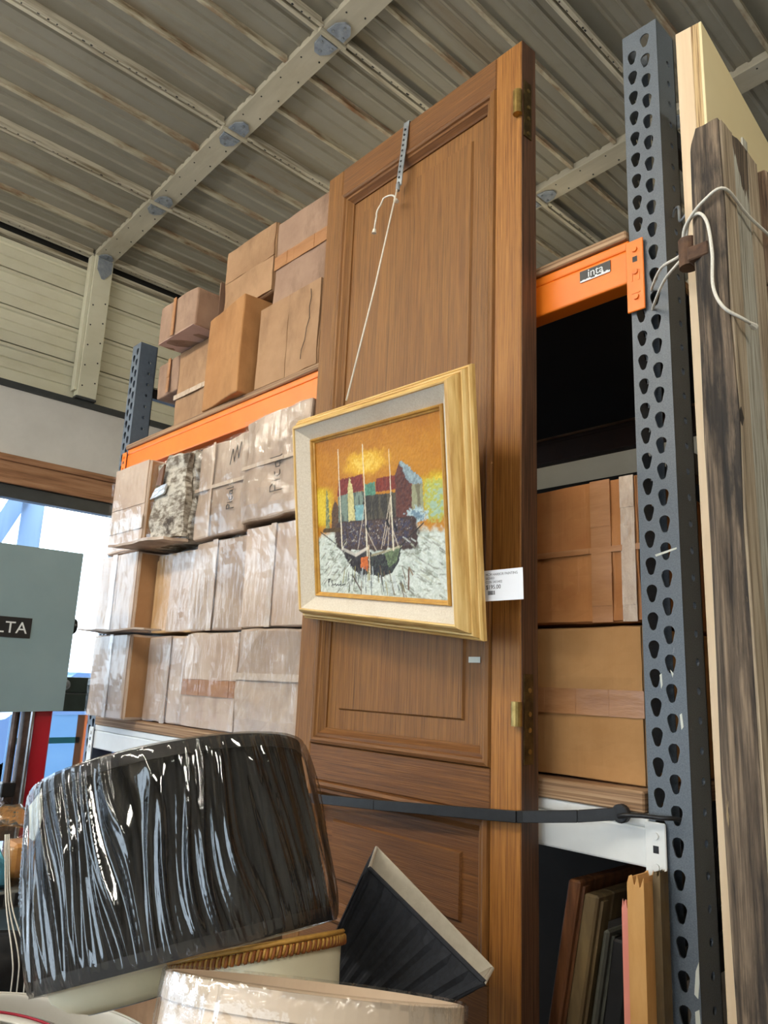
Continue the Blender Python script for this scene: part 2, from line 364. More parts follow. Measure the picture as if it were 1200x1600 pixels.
for k in range(0, 11):
    x = PX0 + k*.911; z = ROOF(x)
    for (ya, yb) in bays:
        b = MB()
        for s in (-1, 1):
            lo = lambda a, c: (min(x+s*a, x+s*c), max(x+s*a, x+s*c))
            b.box(*lo(.007, .010), ya+.08, yb-.08, z+.006, z+.062)
            b.box(*lo(.007, .030), ya+.08, yb-.08, z, z+.006)
            b.box(*lo(.027, .030), ya+.08, yb-.08, z+.006, z+.016)
        MB().box(x-.007, x+.007, ya+.08, yb-.08, z+.035, z+.062).build('purlin_gap', 'black_gap', ceil)
        b.build('purlin', 'purlin', ceil)
        b = MB()
        for i in range(int((yb-ya)/.06)):      # bolt slots' dark nut plates along the flange
            yy = ya+.14+i*.06 + random.uniform(-.03,.03)
            if yy > yb-.12: break
            b.box(x+.010, x+.010+random.uniform(.003,.009), yy, yy+random.uniform(.006,.016), z-.0015, z)
        b.build('flange_clip', 'iron_dark', ceil)
for y in rafters:
    b = MB(); xa, xb = PX0-.03, 3.6
    for (y0, y1, za, zb) in ((y-.075, y+.075, 0, .012), (y-.062, y+.062, .012, .062)):
        b.hexa([(xa,y0,ROOF(xa)+za),(xb,y0,ROOF(xb)+za),(xb,y1,ROOF(xb)+za),(xa,y1,ROOF(xa)+za)], [(xa,y0,ROOF(xa)+zb),(xb,y0,ROOF(xb)+zb),(xb,y1,ROOF(xb)+zb),(xa,y1,ROOF(xa)+zb)])
    rf = b.build('rafter', 'rafter', ceil)
    if y < 0.5: continue
    for k in range(0, 6):
        x = PX0 + k*.911
        for s in (-1, 1):
            if k == 0 and s < 0: continue
            zz = ROOF(x)
            poly = [(x+s*.022, y-.055), (x+s*.022, y+.055), (x+s*.085, y+.05), (x+s*.125, y+.018), (x+s*.125, y-.018), (x+s*.085, y-.05)]
            g = MB().prism([(p[0], p[1]) for p in poly], zz-.010+.03*s*.06, zz-.001, 'z')
            go = g.build('gusset_plate', 'gusset', rf)
            bb = MB()
            for (dx, dy) in ((.045, -.033), (.045, .033), (.1, 0)):
                bb.prism([(x+s*dx+.008*math.cos(t*PI/3), y+dy+.008*math.sin(t*PI/3)) for t in range(6)], zz-.018, zz-.008, 'z')
            bb.build('bolt', 'zinc', rf)
        MB().tube([(x, y-.085, ROOF(x)-.004), (x, y+.085, ROOF(x)-.004)], .016, 10).build('purlin_stub', 'rafter', rf)
    bb = MB()
    for k in range(5):
        for j in range(4):
            x = PX0 + (k+.2+.2*j)*.911
            for s in (-1, 1):
                bb.tube([(x+s*.02, y+s*.045, ROOF(x)-.003), (x+s*.02, y+s*.045, ROOF(x)+.002)], .005, 6)
    bb.build('screw', 'iron_dark', rf)

# window wall (left, x = XW)
wl = bpy.data.objects.new('wall_left', None); COL.objects.link(wl); wl.location = (XW, 1, 0); structure(wl)
YA, YB = -5.6, 7.4
z = 3.56; i = 0
while z < 4.55:
    z1 = min(z+.262, 4.585)
    b = MB(); prof = [(0, z), (.0, z1-.03), (.014, z1-.022), (.014, z1-.004), (0, z1), (-.03, z1), (-.03, z)]
    zz = z+.075
    prof = [(.004, z), (.004, zz), (-.005, zz+.006), (.004, zz+.012), (.004, zz+.075), (-.005, zz+.081), (.004, zz+.087), (.004, z1-.036), (.024, z1-.030), (.024, z1-.016), (.004, z1-.012), (.004, z1), (-.03, z1), (-.03, z)]
    b.prism([(XW+p[0], p[1]) for p in prof], YA, YB)
    b.build('siding_panel', 'siding', wl); z = z1 + .009
MB().box(XW-.04, XW-.02, YA, YB, 3.5, 4.9).build('backing', 'black_gap', wl)
MB().box(XW-.02, XW+.022, YA, YB, 4.60, 4.635).build('top_channel', 'purlin', wl)
MB().box(XW-.10, XW+.03, YA, YB, 3.03, 3.50).build('plaster_band', 'plaster', wl)
MB().box(XW-.06, XW+.05, YA, YB, 3.50, 3.545).build('sill_channel', 'dark_trim', wl)
st = MB()
st.box(XW+.02, XW+.10, 1.905, 2.045, 3.56, ROOF(XW)+.01); st.box(XW+.02, XW+.085, 1.88, 1.905, 3.6, ROOF(XW))
st.build('wall_stud', 'siding', wl, bevel=.003)
bb = MB()
for i in range(5):
    for s in (-1, 1): bb.tube([(XW+.099, 1.975+s*.045, 3.66+i*.16+s*.02), (XW+.103, 1.975+s*.045, 3.66+i*.16+s*.02)], .006, 6)
bb.build('screw', 'iron_dark', wl)
MB().prism([(1.925, ROOF(XW)-.01), (2.035, ROOF(XW)-.01), (2.035, ROOF(XW)-.10), (1.985, ROOF(XW)-.17), (1.965, ROOF(XW)-.17), (1.925, ROOF(XW)-.10)], XW+.10, XW+.106, 'x').build('gusset_plate', 'gusset', wl)
MB().box(XW+.03, XW+.09, 1.9, 2.05, 3.545, 3.56).build('stud_foot', 'dark_trim', wl)
hd = MB(); hd.box(XW-.08, XW+.035, YA, YB, 2.83, 3.03); hd.box(XW-.08, XW+.055, YA, YB, 2.985, 3.03); hd.box(XW-.08, XW+.05, YA, YB, 2.83, 2.87)
structure(hd.build('trim_1', 'header_wood', bevel=.004))
structure(MB().box(XW-.06, XW+.02, YA, YB, 2.74, 2.83).build('trim_2', 'dark_trim'))
wn = bpy.data.objects.new('window_1', None); COL.objects.link(wn); wn.location = (XW, 1, 1.5); structure(wn)
MB().box(XW-.04, XW+.02, YA, YB, 1.46, 1.565).build('mid_rail', 'door_frame', wn, bevel=.004)
MB().box(XW-.04, XW+.03, YA, YB, 1.335, 1.45).build('mid_rail', 'door_frame', wn, bevel=.004)
MB().box(XW-.03, XW+.005, YA, YB, 1.45, 1.46).build('weather_strip', 'grey_metal', wn)
MB().box(XW-.04, XW+.02, YA, YB, 0, .22).build('bottom_rail', 'door_frame', wn)
for y0, y1 in ((YA, -2.6), (-2.6, 2.9), (2.9, YB)):
    MB().box(XW-.008, XW-.002, y0, y1, 1.565, 2.74).build('pane', 'window_glass', wn)
    MB().box(XW-.008, XW-.002, y0, y1, .22, 1.335).build('pane', 'window_glass', wn)
for y in (-2.6, 2.9): MB().box(XW-.04, XW+.02, y-.04, y+.04, .22, 2.74).build('mullion', 'door_frame', wn)
lk = MB(); lk.tube([(XW+.02, 2.115, 1.512), (XW+.035, 2.115, 1.512)], .036, 20); lk.build('lock_cylinder', 'zinc', wn)
MB().tube([(XW+.03, 2.115, 1.512), (XW+.042, 2.115, 1.512)], .018, 16).build('lock_core', 'chrome', wn)
# other walls of the hall
structure(MB().box(-5.6, 4.0, 7.3, 7.4, 0, 5.4).build('wall_back', 'wall_paint'))
structure(MB().box(3.9, 4.0, -5.6, 7.4, 0, 5.4).build('wall_right', 'wall_paint'))
wf = MB().box(-5.6, 4.0, -5.7, -5.6, 0, .8); wf.box(-5.6, 4.0, -5.7, -5.6, 2.9, 5.4); wf.box(-5.6, -4.4, -5.7, -5.6, .8, 2.9); wf.box(3.0, 4.0, -5.7, -5.6, .8, 2.9)
structure(wf.build('wall_front', 'wall_paint'))
w2_ = bpy.data.objects.new('window_2', None); COL.objects.link(w2_); w2_.location = (-.7, -5.65, .8); structure(w2_)
for i in range(5):
    x = -4.4+i*1.85; MB().box(x-.05, x+.05, -5.69, -5.61, .8, 2.9).build('mullion', 'door_frame', w2_)
    if i < 4: MB().box(x+.05, x+1.80, -5.655, -5.648, .85, 2.85).build('pane', 'window_glass', w2_)
for z in (.8, 2.85): MB().box(-4.4, 3.0, -5.69, -5.61, z, z+.05).build('frame_rail', 'door_frame', w2_)

# fluorescent fixtures of the hall, plus two unseen fill lights added for brightness
def fixture(x, y, z, ln, label, along='x', em='tube_light'):
    t = thing('ceiling_light', label, 'light', (x, y, z), 'fluorescent lights of the hall')
    a, bx = (ln/2, .03) if along == 'x' else (.03, ln/2)
    MB().box(x-a, x+a, y-bx, y+bx, z+.03, z+.07).build('housing', 'plaster', t, bevel=.005)
    for s in (-1, 1):
        if along == 'x': p = [(x-a+.03, y+s*.06, z), (x+a-.03, y+s*.06, z)]
        else: p = [(x+s*.06, y-bx+.03, z), (x+s*.06, y+bx-.03, z)]
        MB().tube(p, .019, 12).build('tube', em, t)
        MB().box(x-.012+(s*.4*a if along == 'x' else 0), x+.012+(s*.4*a if along == 'x' else 0), y-.012+(0 if along == 'x' else s*.4*bx), y+.012+(0 if along == 'x' else s*.4*bx), z+.07, ROOF(x)+.06).build('hanger', 'zinc', t)
fixture(-1.7, -1.2, 3.75, 2.4, 'twin tube fluorescent light hung in front of the rack', 'x')
fixture(1.3, -0.4, 3.75, 2.4, 'twin tube fluorescent light hung right of the rack', 'y')
fixture(-1.2, -3.8, 3.75, 2.4, 'twin tube fluorescent light hung far behind the viewer', 'x')

fixture(-4.0, -1.1, 3.75, 2.4, 'added unseen fill light of twin tubes near the window wall', 'x')  # added to brighten the siding of the left wall
fixture(-3.0, 3.4, 3.45, 1.1, 'added fill light of twin tubes hidden over the aisle behind the rack', 'y', 'tube_light_fill')  # unseen source added to brighten the roof

# outside
gr = MB().box(-30, XW-.20, -24, 22, -.14, -.02); gr.box(XW-.20, 14, -24, -5.72, -.14, -.02)
structure(gr.build('ground', 'asphalt'))

# ------------------------------------------------------------------ pallet rack
Y0 = 1.315
rack = thing('pallet_rack', 'tall steel pallet rack with grey uprights, orange and white beams', 'pallet rack', (-1.85, Y0, 0))
def teardrop(cx, cz, k=1.0):
    pts = []
    for i in range(9): a = -.30 + (PI+.6)*i/8; pts.append((cx+.0106*k*math.cos(a), cz+.006+.0106*k*math.sin(a)))
    for i in range(5): a = PI+.3 + (PI-.6)*i/4; pts.append((cx+.0060*k*math.cos(a), cz-.0105+.0060*k*math.sin(a)))
    return pts
def circ(cx, cz, r): return [(cx+r*math.cos(2*PI*i/10), cz+r*math.sin(2*PI*i/10)) for i in range(10)]
def column(x0, yf, ztop, mt, face=-1):
    """perforated C section; x0 left edge, yf front, face -1: holes towards -y"""
    w, d, th = .078, .078, .003
    nh = int(ztop/.0508)
    z1 = 2.967
    holes = []
    holes.append(teardrop(.051, z1+.0254))
    for i in range(62):
        z = z1 - i*.0508
        if z < .05: break
        holes.append(teardrop(.021, z)); 
        if z-.0254 > .05: holes.append(teardrop(.051, z-.0254))
    fr = perforated(w, ztop, holes, th)
    fr = xform(fr, Matrix(((1,0,0,x0),(0,0,-face,yf),(0,1,0,0),(0,0,0,1))))
    col = MB(); col.add(fr.v, fr.f)
    sh = [circ(.047, z1-.02-i*.0508, .0072) for i in range(58)]
    for xs in (x0+.0015, x0+w-.0015):
        sd = perforated(d, ztop, sh, th)
        col.add(*(lambda q: (q.v, q.f))(xform(sd, Matrix(((0,0,1,xs),(-face,0,0,yf),(0,1,0,0),(0,0,0,1))))))
    s = -face
    ya, yb = sorted((yf+s*(d-.003), yf+s*d))
    col.box(x0, x0+.018, ya, yb, 0, ztop); col.box(x0+w-.018, x0+w, ya, yb, 0, ztop)
    return col.build('column', mt, rack)
XR0, XL0, YR = -.690, -3.070, 2.32
column(XR0, Y0, 3.03, 'rack_grey'); column(XL0, Y0, 3.03, 'rack_grey_left')
column(XR0, YR, 3.03, 'rack_grey', 1); column(XL0, YR, 3.03, 'rack_grey_left', 1)
def splash(pts, z):
    p_ = [(x, zz) for x, zz in pts]
    MB().prism(p_, Y0-.0022, Y0-.0014).build('paint_splash', 'label_white', rack)
splash([(-.618,1.185),(-.612,1.20),(-.613,1.168),(-.616,1.145),(-.622,1.15)], 0)
splash([(-.622,1.125),(-.615,1.13),(-.613,1.09),(-.619,1.05),(-.627,1.04),(-.622,1.08)], 0)
splash([(-.660,1.652),(-.656,1.655),(-.655,1.635),(-.658,1.628)], 0)
splash([(-.640,1.662),(-.634,1.655),(-.636,1.648)], 0)
splash([(-.626,1.585),(-.622,1.588),(-.620,1.565),(-.624,1.56)], 0)
splash([(-.660,1.870),(-.618,1.880),(-.618,1.8765),(-.658,1.866)], 0)
for xx in (XR0+.039, XL0+.039):
    for z in (.25, 1.15, 2.05, 2.80):
        MB().box(xx-.015, xx+.015, Y0+.07, YR-.07, z, z+.045).build('brace', 'iron_dark', rack)
    for z in (.3, 1.2):
        MB().tube([(xx, Y0+.08, z), (xx, YR-.08, z+.85)], .018, 6).build('diagonal_brace', 'iron_dark', rack)
    for yy in (Y0+.04, YR-.04): MB().box(xx-.06, xx+.06, yy-.06, yy+.06, 0, .008).build('foot_plate', 'rack_grey', rack)
def beam(z0, z1, mt, yf, s, plate=(.158, .018)):
    xa, xb = XL0+.078, XR0
    b = MB(); ya, yb = sorted((yf, yf+s*.045)); ym = yf+s*.024
    b.box(xa, xb, ya, yb, z0, z1-.022); y2, y3 = sorted((yf, ym)); b.box(xa, xb, y2, y3, z1-.022, z1)
    bo = b.build('beam', mt, rack, bevel=.004, seg=2)
    up, dn = plate[1], plate[0]-plate[1]
    zt = z1-.010; zb = zt - plate[0]
    for e, (x0, x1, xs) in enumerate(((xb-.004, xb+.034, xb+.016), (xa-.034, xa+.004, xa-.016))):
        yp = yf-s*.003; ya, yb = sorted((yp, yp-s*.004))
        po = MB().box(x0, x1, ya, yb, zb, zt).build('connector_plate', mt, bo, bevel=.0015)
        for zz in (zt-.022, zt-.072, zb+.030):
            q = MB(); q.tube([(xs, yp-s*.003, zz), (xs, yp-s*.0075, zz)], .006, 12); q.build('stud', mt, bo)
        MB().box(xs-.005, xs+.005, *sorted((yp-s*.0038, yp-s*.0046)), zt-.050, zt-.038).build('slot', 'iron_dark', bo)
        for (a0, a1, b0, b1) in ((-.009, -.006, -.092, -.070), (.006, .009, -.092, -.070), (-.009, .009, -.120, -.117)):
            MB().box(xs+a0, xs+a1, *sorted((yp-s*.0036, yp-s*.0050)), zt+b0, zt+b1).build('rib', mt, bo)
    return bo
OZ0, OZ1 = 2.436, 2.533
bo = beam(OZ0, OZ1, 'rack_orange', Y0-.004, 1)
beam(OZ0, OZ1, 'rack_orange_shaded', YR+.004, -1)  # rear beam, its shade painted in by the dark material
beam(1.325, 1.413, 'rack_white', Y0-.004, 1); beam(1.325, 1.413, 'rack_white', YR+.004, -1)
beam(.20, .30, 'rack_orange', Y0-.004, 1); beam(.20, .30, 'rack_orange', YR+.004, -1)
# maker's label on the orange beam
lb = MB().box(-.805, -.732, Y0-.0058, Y0-.0045, 2.478, 2.503).build('maker_label', 'logo_black', bo)
t = text_mesh('inta', .026, .0003); t = xform(t, basis((-.786, Y0-.0062, 2.484), (1,0,0), (0,0,1))); t.build('lettering', 'logo_white', bo)
lb = MB(); random.seed(3)
for i in range(14): x = -.804+i*.0051; lb.box(x, x+.0051, Y0-.0062, Y0-.0055, 2.4765, 2.4785+random.uniform(.0005,.005))
lb.build('label_wear', 'logo_white', bo)
# deck boards
def deck(z0, z1, label, splits, ov=.004):
    for i in range(len(splits)-1):
        a, b = splits[i], splits[i+1]
        o = MB().box(a, b, Y0-ov, YR+ov, z0, z1).build('shelf_board', 'plywood_edge', bevel=.003)
        tag(o, label[i], 'board', 'plywood shelf boards')
        MB().box(a+.01, b-.01, Y0+.05, YR-.05, z0-.004, z0-.0002).build('underside', 'dark_board', o)  # added dark sheet, standing in for the shade below the deck
deck(OZ1+.0005, OZ1+.021, ['weathered plywood shelf board lying on the orange beam'], [XL0+.072, XR0-.002], .012)
deck(1.4135, 1.450, ['thick plywood shelf board lying on the white beam'], [XL0+.085, XR0-.004], .010)
deck(.3005, .32, ['plywood shelf board low down under the framed pictures'], [XL0+.085, XR0-.004])
# black sheet behind the rack
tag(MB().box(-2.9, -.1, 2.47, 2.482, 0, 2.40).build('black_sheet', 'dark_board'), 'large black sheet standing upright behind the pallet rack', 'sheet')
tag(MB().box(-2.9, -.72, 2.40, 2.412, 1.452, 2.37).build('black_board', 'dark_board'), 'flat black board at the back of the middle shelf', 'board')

# ------------------------------------------------------------------ cardboard boxes
NB = [0]
def carton(x0, x1, yf, dep, z0, z1, mt, label, seam=None, tapes=(), rot=0.0, group='cardboard boxes on the rack', amp=.004, ink=None, extra=None, flapmat=None, bev=.008, wrap=False, inkr=.0016):
    NB[0] += 1
    cx = (x0+x1)/2
    mw = Matrix.Translation((cx, yf, z0)) @ Matrix.Rotation(rot, 4, 'Z')
    t = thing('cardboard_box', label, 'box', mw=mw, group=group)
    w, h = (x1-x0)-.004, (z1-z0)-.004
    b = MB().box(-w/2, w/2, .004, dep, 0, h).build('body', mt, t)
    dent(b, 6, amp, 8.0, NB[0])
    md = b.modifiers.new('bevel', 'BEVEL'); md.width = bev; md.segments = 2; md.limit_method = 'ANGLE'; md.angle_limit = math.radians(50)
    fm = flapmat or mt
    if seam == 'h':
        for (a, c) in ((.004, h*.5-.001), (h*.5+.002, h-.004)):
            f = MB().box(-w/2+.004, w/2-.004, 0, .006, a, c).build('flap', fm, t); dent(f, 5, amp*.7, 10, NB[0]+a*9)
    elif seam == 'v':
        for (a, c) in ((-w/2+.004, -.001), (.002, w/2-.004)):
            f = MB().box(a, c, 0, .006, .004, h-.004).build('flap', fm, t); dent(f, 5, amp*.7, 10, NB[0]+a*9)
    for (kind, pos, wd, tm) in tapes:
        q = MB()
        n = 9
        for i in range(n):
            if kind == 'h': q.box(-w/2-.001 + (w+.002)*i/n, -w/2-.001+(w+.002)*(i+1)/n, -.0045+random.uniform(-.001,.001), -.0015, h*pos-wd/2, h*pos+wd/2)
            else: q.box(w*(pos-.5)-wd/2, w*(pos-.5)+wd/2, -.0045+random.uniform(-.001,.001), -.0015, h*i/n, h*(i+1)/n)
        q.build('tape', tm, t)
    if ink:
        for k, st in enumerate(ink):
            MB().tube([(p[0], -.0045, p[1]) for p in st], inkr, 5).build('marker_line', 'ink', t)
    if wrap:
        b = MB().box(-w/2+.004, w/2-.004, -.011, -.009, .004, h-.006).build('plastic_wrap', 'film_box', t); dent(b, 12, .007, 11, NB[0]*1.7)
    if extra: extra(t, w, h)
    return t
BX = 'cardboard boxes on the middle shelf'
zr = [1.4515, 1.757, 2.063, 2.40]
# marker word strokes, upright; (u along the word, v up), turned to read upwards
WORD = [[(0,-.4),(0,1),(.35,1.0),(.5,.75),(.35,.5),(0,.45)], [(.7,0),(.7,.6)], [(.7,.8),(.7,.85)], [(1.3,.6),(1.0,.55),(.95,.2),(1.1,0),(1.35,.05)],
        [(1.9,.6),(1.6,.5),(1.6,.1),(1.9,.1),(1.95,.6),(2.0,0)], [(2.3,1.2),(2.3,0),(2.4,-.05)]]
def word(ox, oz, s): return [[(ox - v*s, oz + u*s) for (u, v) in st] for st in WORD]
SQ = [[(i*.012, (.03 if i % 2 else -.02)+.3*i*.012) for i in range(6)]]
def squig(ox, oz): return [[(ox+p[0]-.03, oz+p[1]) for p in SQ[0]]]
c1, c2, c3, c4, c5 = -2.945, -2.632, -2.327, -2.005, -1.675
# bottom row
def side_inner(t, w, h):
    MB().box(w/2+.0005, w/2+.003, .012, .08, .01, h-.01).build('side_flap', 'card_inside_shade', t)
carton(c1, c2, 1.246, .42, zr[0], zr[1], 'card_pale', 'pale cardboard box at the far end of the bottom row', 'v', [('v', .52, .028, 'tape_clear')], group=BX, wrap=True, extra=side_inner)
carton(c2+.004, c3, 1.312, .36, zr[0], zr[1]-.006, 'card_pale', 'creased cardboard box second from the far end, bottom row', None, [('v', .55, .03, 'tape_clear')], group=BX, wrap=True)
carton(c3, c4, 1.302, .36, zr[0], zr[1], 'card_pale', 'cardboard box with brown cross tape third along bottom row', 'h', [('h', .42, .05, 'tape_brown')], group=BX, wrap=True)
carton(c4, c5, 1.290, .37, zr[0], zr[1]+.004, 'card_grey', 'crumpled grey-brown wrapped box in bottom row beside the tall door', None, [('h', .55, .02, 'tape_clear')], group=BX, wrap=True, amp=.012)
# middle row
def flap_low(t, w, h):
    f = MB().hexa([(-w/2+.05, -.085, .002), (w/2+.22, -.055, .000), (w/2+.22, .004, .0), (-w/2+.05, .004, .0)], [(-w/2+.05, -.085, .008), (w/2+.22, -.055, .006), (w/2+.22, .004, .006), (-w/2+.05, .004, .006)]).build('bottom_flap', 'card_grey', t)
    dent(f, 6, .006, 10, 3); side_inner(t, w, h)
carton(c1-.005, c2-.002, 1.244, .42, zr[1]+.003, zr[2], 'card_pale', 'pale box in the middle row with a loose bottom flap', 'v', [('v', .38, .04, 'tape_clear')], group=BX, wrap=True, extra=flap_low)
def open_flaps(t, w, h):
    MB().hexa([(-w/2+.005, .0, .01), (-w/2+.105, .075, .01), (-w/2+.108, .079, .01), (-w/2+.008, .004, .01)], [(-w/2+.005, .0, h-.02), (-w/2+.105, .075, h-.02), (-w/2+.108, .079, h-.02), (-w/2+.008, .004, h-.02)]).build('inner_flap', 'card_inside', t)
    f = MB().box(-w/2+.12, w/2-.004, 0, .006, .004, h-.008).build('flap', 'card_pale', t); dent(f, 5, .004, 9, 2)
carton(c2+.004, c3, 1.314, .36, zr[1]+.003, zr[2]-.012, 'card_inside', 'open cardboard box with cream inner flap in middle row', None, [], group=BX, wrap=True, extra=open_flaps, bev=.004)
carton(c3, c4, 1.300, .36, zr[1]+.003, zr[2]+.002, 'card_grey', 'dusty cardboard box with one shiny vertical tape, middle row', None, [('v', .42, .03, 'tape_clear')], group=BX, wrap=True)
carton(c4, c5, 1.294, .37, zr[1]+.006, zr[2]+.015, 'card_pale', 'cardboard box with a peeling vertical seam beside the painting', 'v', [('v', .46, .025, 'tape_clear')], group=BX, wrap=True)
# top row of the middle shelf
carton(c1+.005, c2-.012, 1.250, .42, zr[2]+.003, zr[3]+.022, 'card_pale', 'pale box topping the far column right under the orange beam', 'h', [('h', .30, .05, 'tape_clear')], group=BX, wrap=True, extra=side_inner)
def torn(t, w, h):
    f = MB().hexa([(-w/2-.11, -.10, -.004), (w/2-.02, -.075, -.002), (w/2-.01, .01, -.002), (-w/2-.02, .01, -.004)], [(-w/2-.11, -.10, .004), (w/2-.02, -.075, .008), (w/2-.01, .01, .008), (-w/2-.02, .01, .004)]).build('bottom_tray', 'card_grey', t)
    dent(f, 6, .008, 9, 4)
    f = MB().prism([(-w/2+.03, .02), (w/2-.012, .012), (w/2-.006, h*.55), (w/2-.03, h*.8), (w/2-.012, h-.01), (-.01, h-.004), (-w/2+.05, h*.8), (-w/2+.07, h*.5), (-w/2+.045, h*.3)], -.02, .004).build('torn_face', 'card_torn', t)
    dent(f, 4, .014, 14, 5)
    d = MB().prism([(-w/2+.045, h*.52), (-w/2+.15, h*.56), (-w/2+.165, h*.66), (-w/2+.08, h*.64)], -.034, -.028).build('duct_tape', 'duct_tape', t); dent(d, 4, .006, 20, 6)
    f = MB().prism([(-w/2+.085, h*.68), (-w/2+.125, h*.66), (-w/2+.135, h*.90), (-w/2+.10, h*.84)], -.035, -.028).build('loose_scrap', 'frame_brown', t)
carton(c2+.006, c3-.004, 1.268, .36, zr[2]+.006, zr[3]-.002, 'card_torn', 'badly torn box with exposed corrugation and silver tape', None, [], group=BX, wrap=True, extra=torn, amp=.010)
carton(c3, c4-.006, 1.280, .36, zr[2]+.006, zr[3]+.004, 'card_grey', 'film-wrapped box with a marker scrawl near its top edge', None, [('h', .52, .012, 'tape_clear'), ('v', .34, .012, 'tape_clear')], group=BX, wrap=True, amp=.008, ink=word(.09, .08, .030)+squig(.09, .25))
carton(c4-.002, c5, 1.262, .37, zr[2]+.024, zr[3]+.06-.034, 'card_grey', 'crumpled grey box with handwriting directly left of the painting', None, [('h', .52, .012, 'tape_clear')], group=BX, wrap=True, amp=.014, ink=word(.045, .075, .046))
# upper stack on the orange shelf
UX = 'cardboard boxes on the top shelf'
zu = OZ1+.0225
carton(-2.815, -2.700, 1.42, .36, zu, 2.742, 'card_torn', 'small scuffed box low at far end of the top shelf', None, [], group=UX, amp=.006)
carton(-2.690, -2.412, 1.345, .36, zu, 2.900, 'card_kraft', 'kraft box with clear tape band on the top shelf', None, [('h', .42, .02, 'tape_clear')], group=UX, amp=.006)
carton(-2.880, -2.696, 1.350, .36, 2.746, 2.900, 'card_kraft_dusty', 'squat box overhanging the small scuffed one', None, [('v', .6, .02, 'tape_brown')], group=UX, amp=.006)
def side_dark(t, w, h):
    MB().box(w/2-.003, w/2+.003, .10, .34, .01, h+.05).build('side_flap', 'card_kraft_dusty', t)
    MB().box(-w/2+.006, w/2-.006, .004, .3, -.0012, .001).build('underside', 'card_pink', t)
carton(-2.705, -2.415, 1.250, .40, 2.9025, 3.065, 'card_kraft_dusty', 'overhanging box with pinkish underside topping the far stack', None, [('v', .45, .02, 'tape_brown')], group=UX, extra=side_dark, amp=.006)
carton(-2.395, -2.10, 1.285, .36, zu, 2.925, 'card_kraft_warm', 'orange-brown box turned slightly on the top shelf', None, [], group=UX, rot=math.radians(-7), bev=.005)
carton(-2.062, -1.72, 1.312, .38, zu, 2.858, 'card_kraft', 'kraft box with a dark water crack beside the tall door', 'v', [], group=UX, ink=[[(.12,.27),(.125,.24),(.118,.21),(.122,.17),(.11,.14),(.105,.10),(.09,.07),(.088,.04)]], inkr=.0011)
carton(-2.352, -2.030, 1.332, .40, 2.928, 3.205, 'card_kraft', 'kraft box on the upper tier with sagging middle seam', 'h', [], group=UX, amp=.006)
carton(-2.026, -1.69, 1.335, .40, 2.861, 3.185, 'card_kraft_dusty', 'dusty kraft box of the upper tier touching the tall door', 'h', [('h', .5, .05, 'tape_brown')], group=UX)
# right of the tall door
RX = 'cardboard boxes right of the tall door'
carton(-1.04, -.708, 1.352, .40, 1.4515, 1.748, 'card_box_tan', 'plain tan box on the white shelf right of the door', 'h', [('h', .5, .05, 'tape_brown')], group=RX)
carton(-1.04, -.706, 1.350, .40, 1.752, 2.045, 'card_box_brown', 'glossy brown taped box stacked on the plain tan box', 'h', [('h', .5, .012, 'tape_brown'), ('v', .75, .045, 'tape_brown'), ('v', .93, .03, 'tape_clear')], group=RX, amp=.006)
# purple carton low at the far end
carton(-2.93, -2.45, 1.42, .5, .3215, 1.18, 'card_kraft', 'tall kraft box on the lowest shelf behind the lampshades', None, [], group='boxes on the lowest shelf')
pb = thing('purple_box', 'flat purple printed box under the white shelf beam', 'box', (-2.7, 1.5, 1.1815))
MB().box(-2.92, -2.50, 1.36, 1.75, 1.1815, 1.312).build('body', 'purple_print', pb, bevel=.003)
xform(text_mesh('COLLECTIONS', .03), basis((-2.86, 1.3592, 1.262), (1,0,0), (0,0,1))).build('lettering', 'logo_white', pb)
MB().box(-2.92, -2.50, 1.3585, 1.36, 1.1815, 1.235).build('pale_band', 'label_white', pb)

# ------------------------------------------------------------------ tall oak door
DM = Matrix.Translation((-.9045, 1.236, 0)) @ Matrix.Rotation(math.radians(-1.5), 4, 'Z')
door = thing('wooden_door', 'tall panelled oak door leaning upright against the pallet rack', 'door', mw=DM)
DW, DH, DT = .738, 3.122, .053
SL, SR = -.668, -.078           # inner edges of the stiles
MB().box(-DW, SL, 0, DT, 0, DH).build('stile', 'oak_v', door, bevel=.003)
MB().box(SR, -.0012, 0, DT, 0, DH).build('stile', 'oak_stile', door, bevel=.003)
MB().box(-.0012, 0, .001, DT-.001, .001, DH-.001).build('edge_strip', 'oak_edge', door)
rails = [(0, .22), (1.00, 1.075), (1.378, 1.462), (3.034, DH)]
for a, b_ in rails: MB().box(SL, SR, .0005, DT, a, b_).build('rail', 'oak_h', door, bevel=.002)
panels = [(.22, 1.00), (1.075, 1.378), (1.462, 3.034)]
MW = .040
def strip(x0, z0, x1, z1, inward, width=MW):
    """moulding strip, mitred; runs along the panel edge, inward = unit (x,z)"""
    prof = [(0, .004), (.003, -.004), (.010, -.007), (.016, -.004), (.019, .001), (.026, .001), (.030, .006), (.036, .013), (width, .016), (width, .03), (0, .03)]
    b = MB(); d = Vector((x1-x0, 0, z1-z0)).normalized(); iv = Vector((inward[0], 0, inward[1]))
    n = len(prof); vs = []
    for (px, pz, s) in ((x0, z0, 1), (x1, z1, -1)):
        for (a, y) in prof:
            p = Vector((px, 0, pz)) + iv*a + d*(a*s); vs.append((p.x, y, p.z))
    b.add(vs, [tuple(range(n)), tuple(range(2*n-1, n-1, -1))] + [(i, (i+1) % n, n+(i+1) % n, n+i) for i in range(n)])
    return b
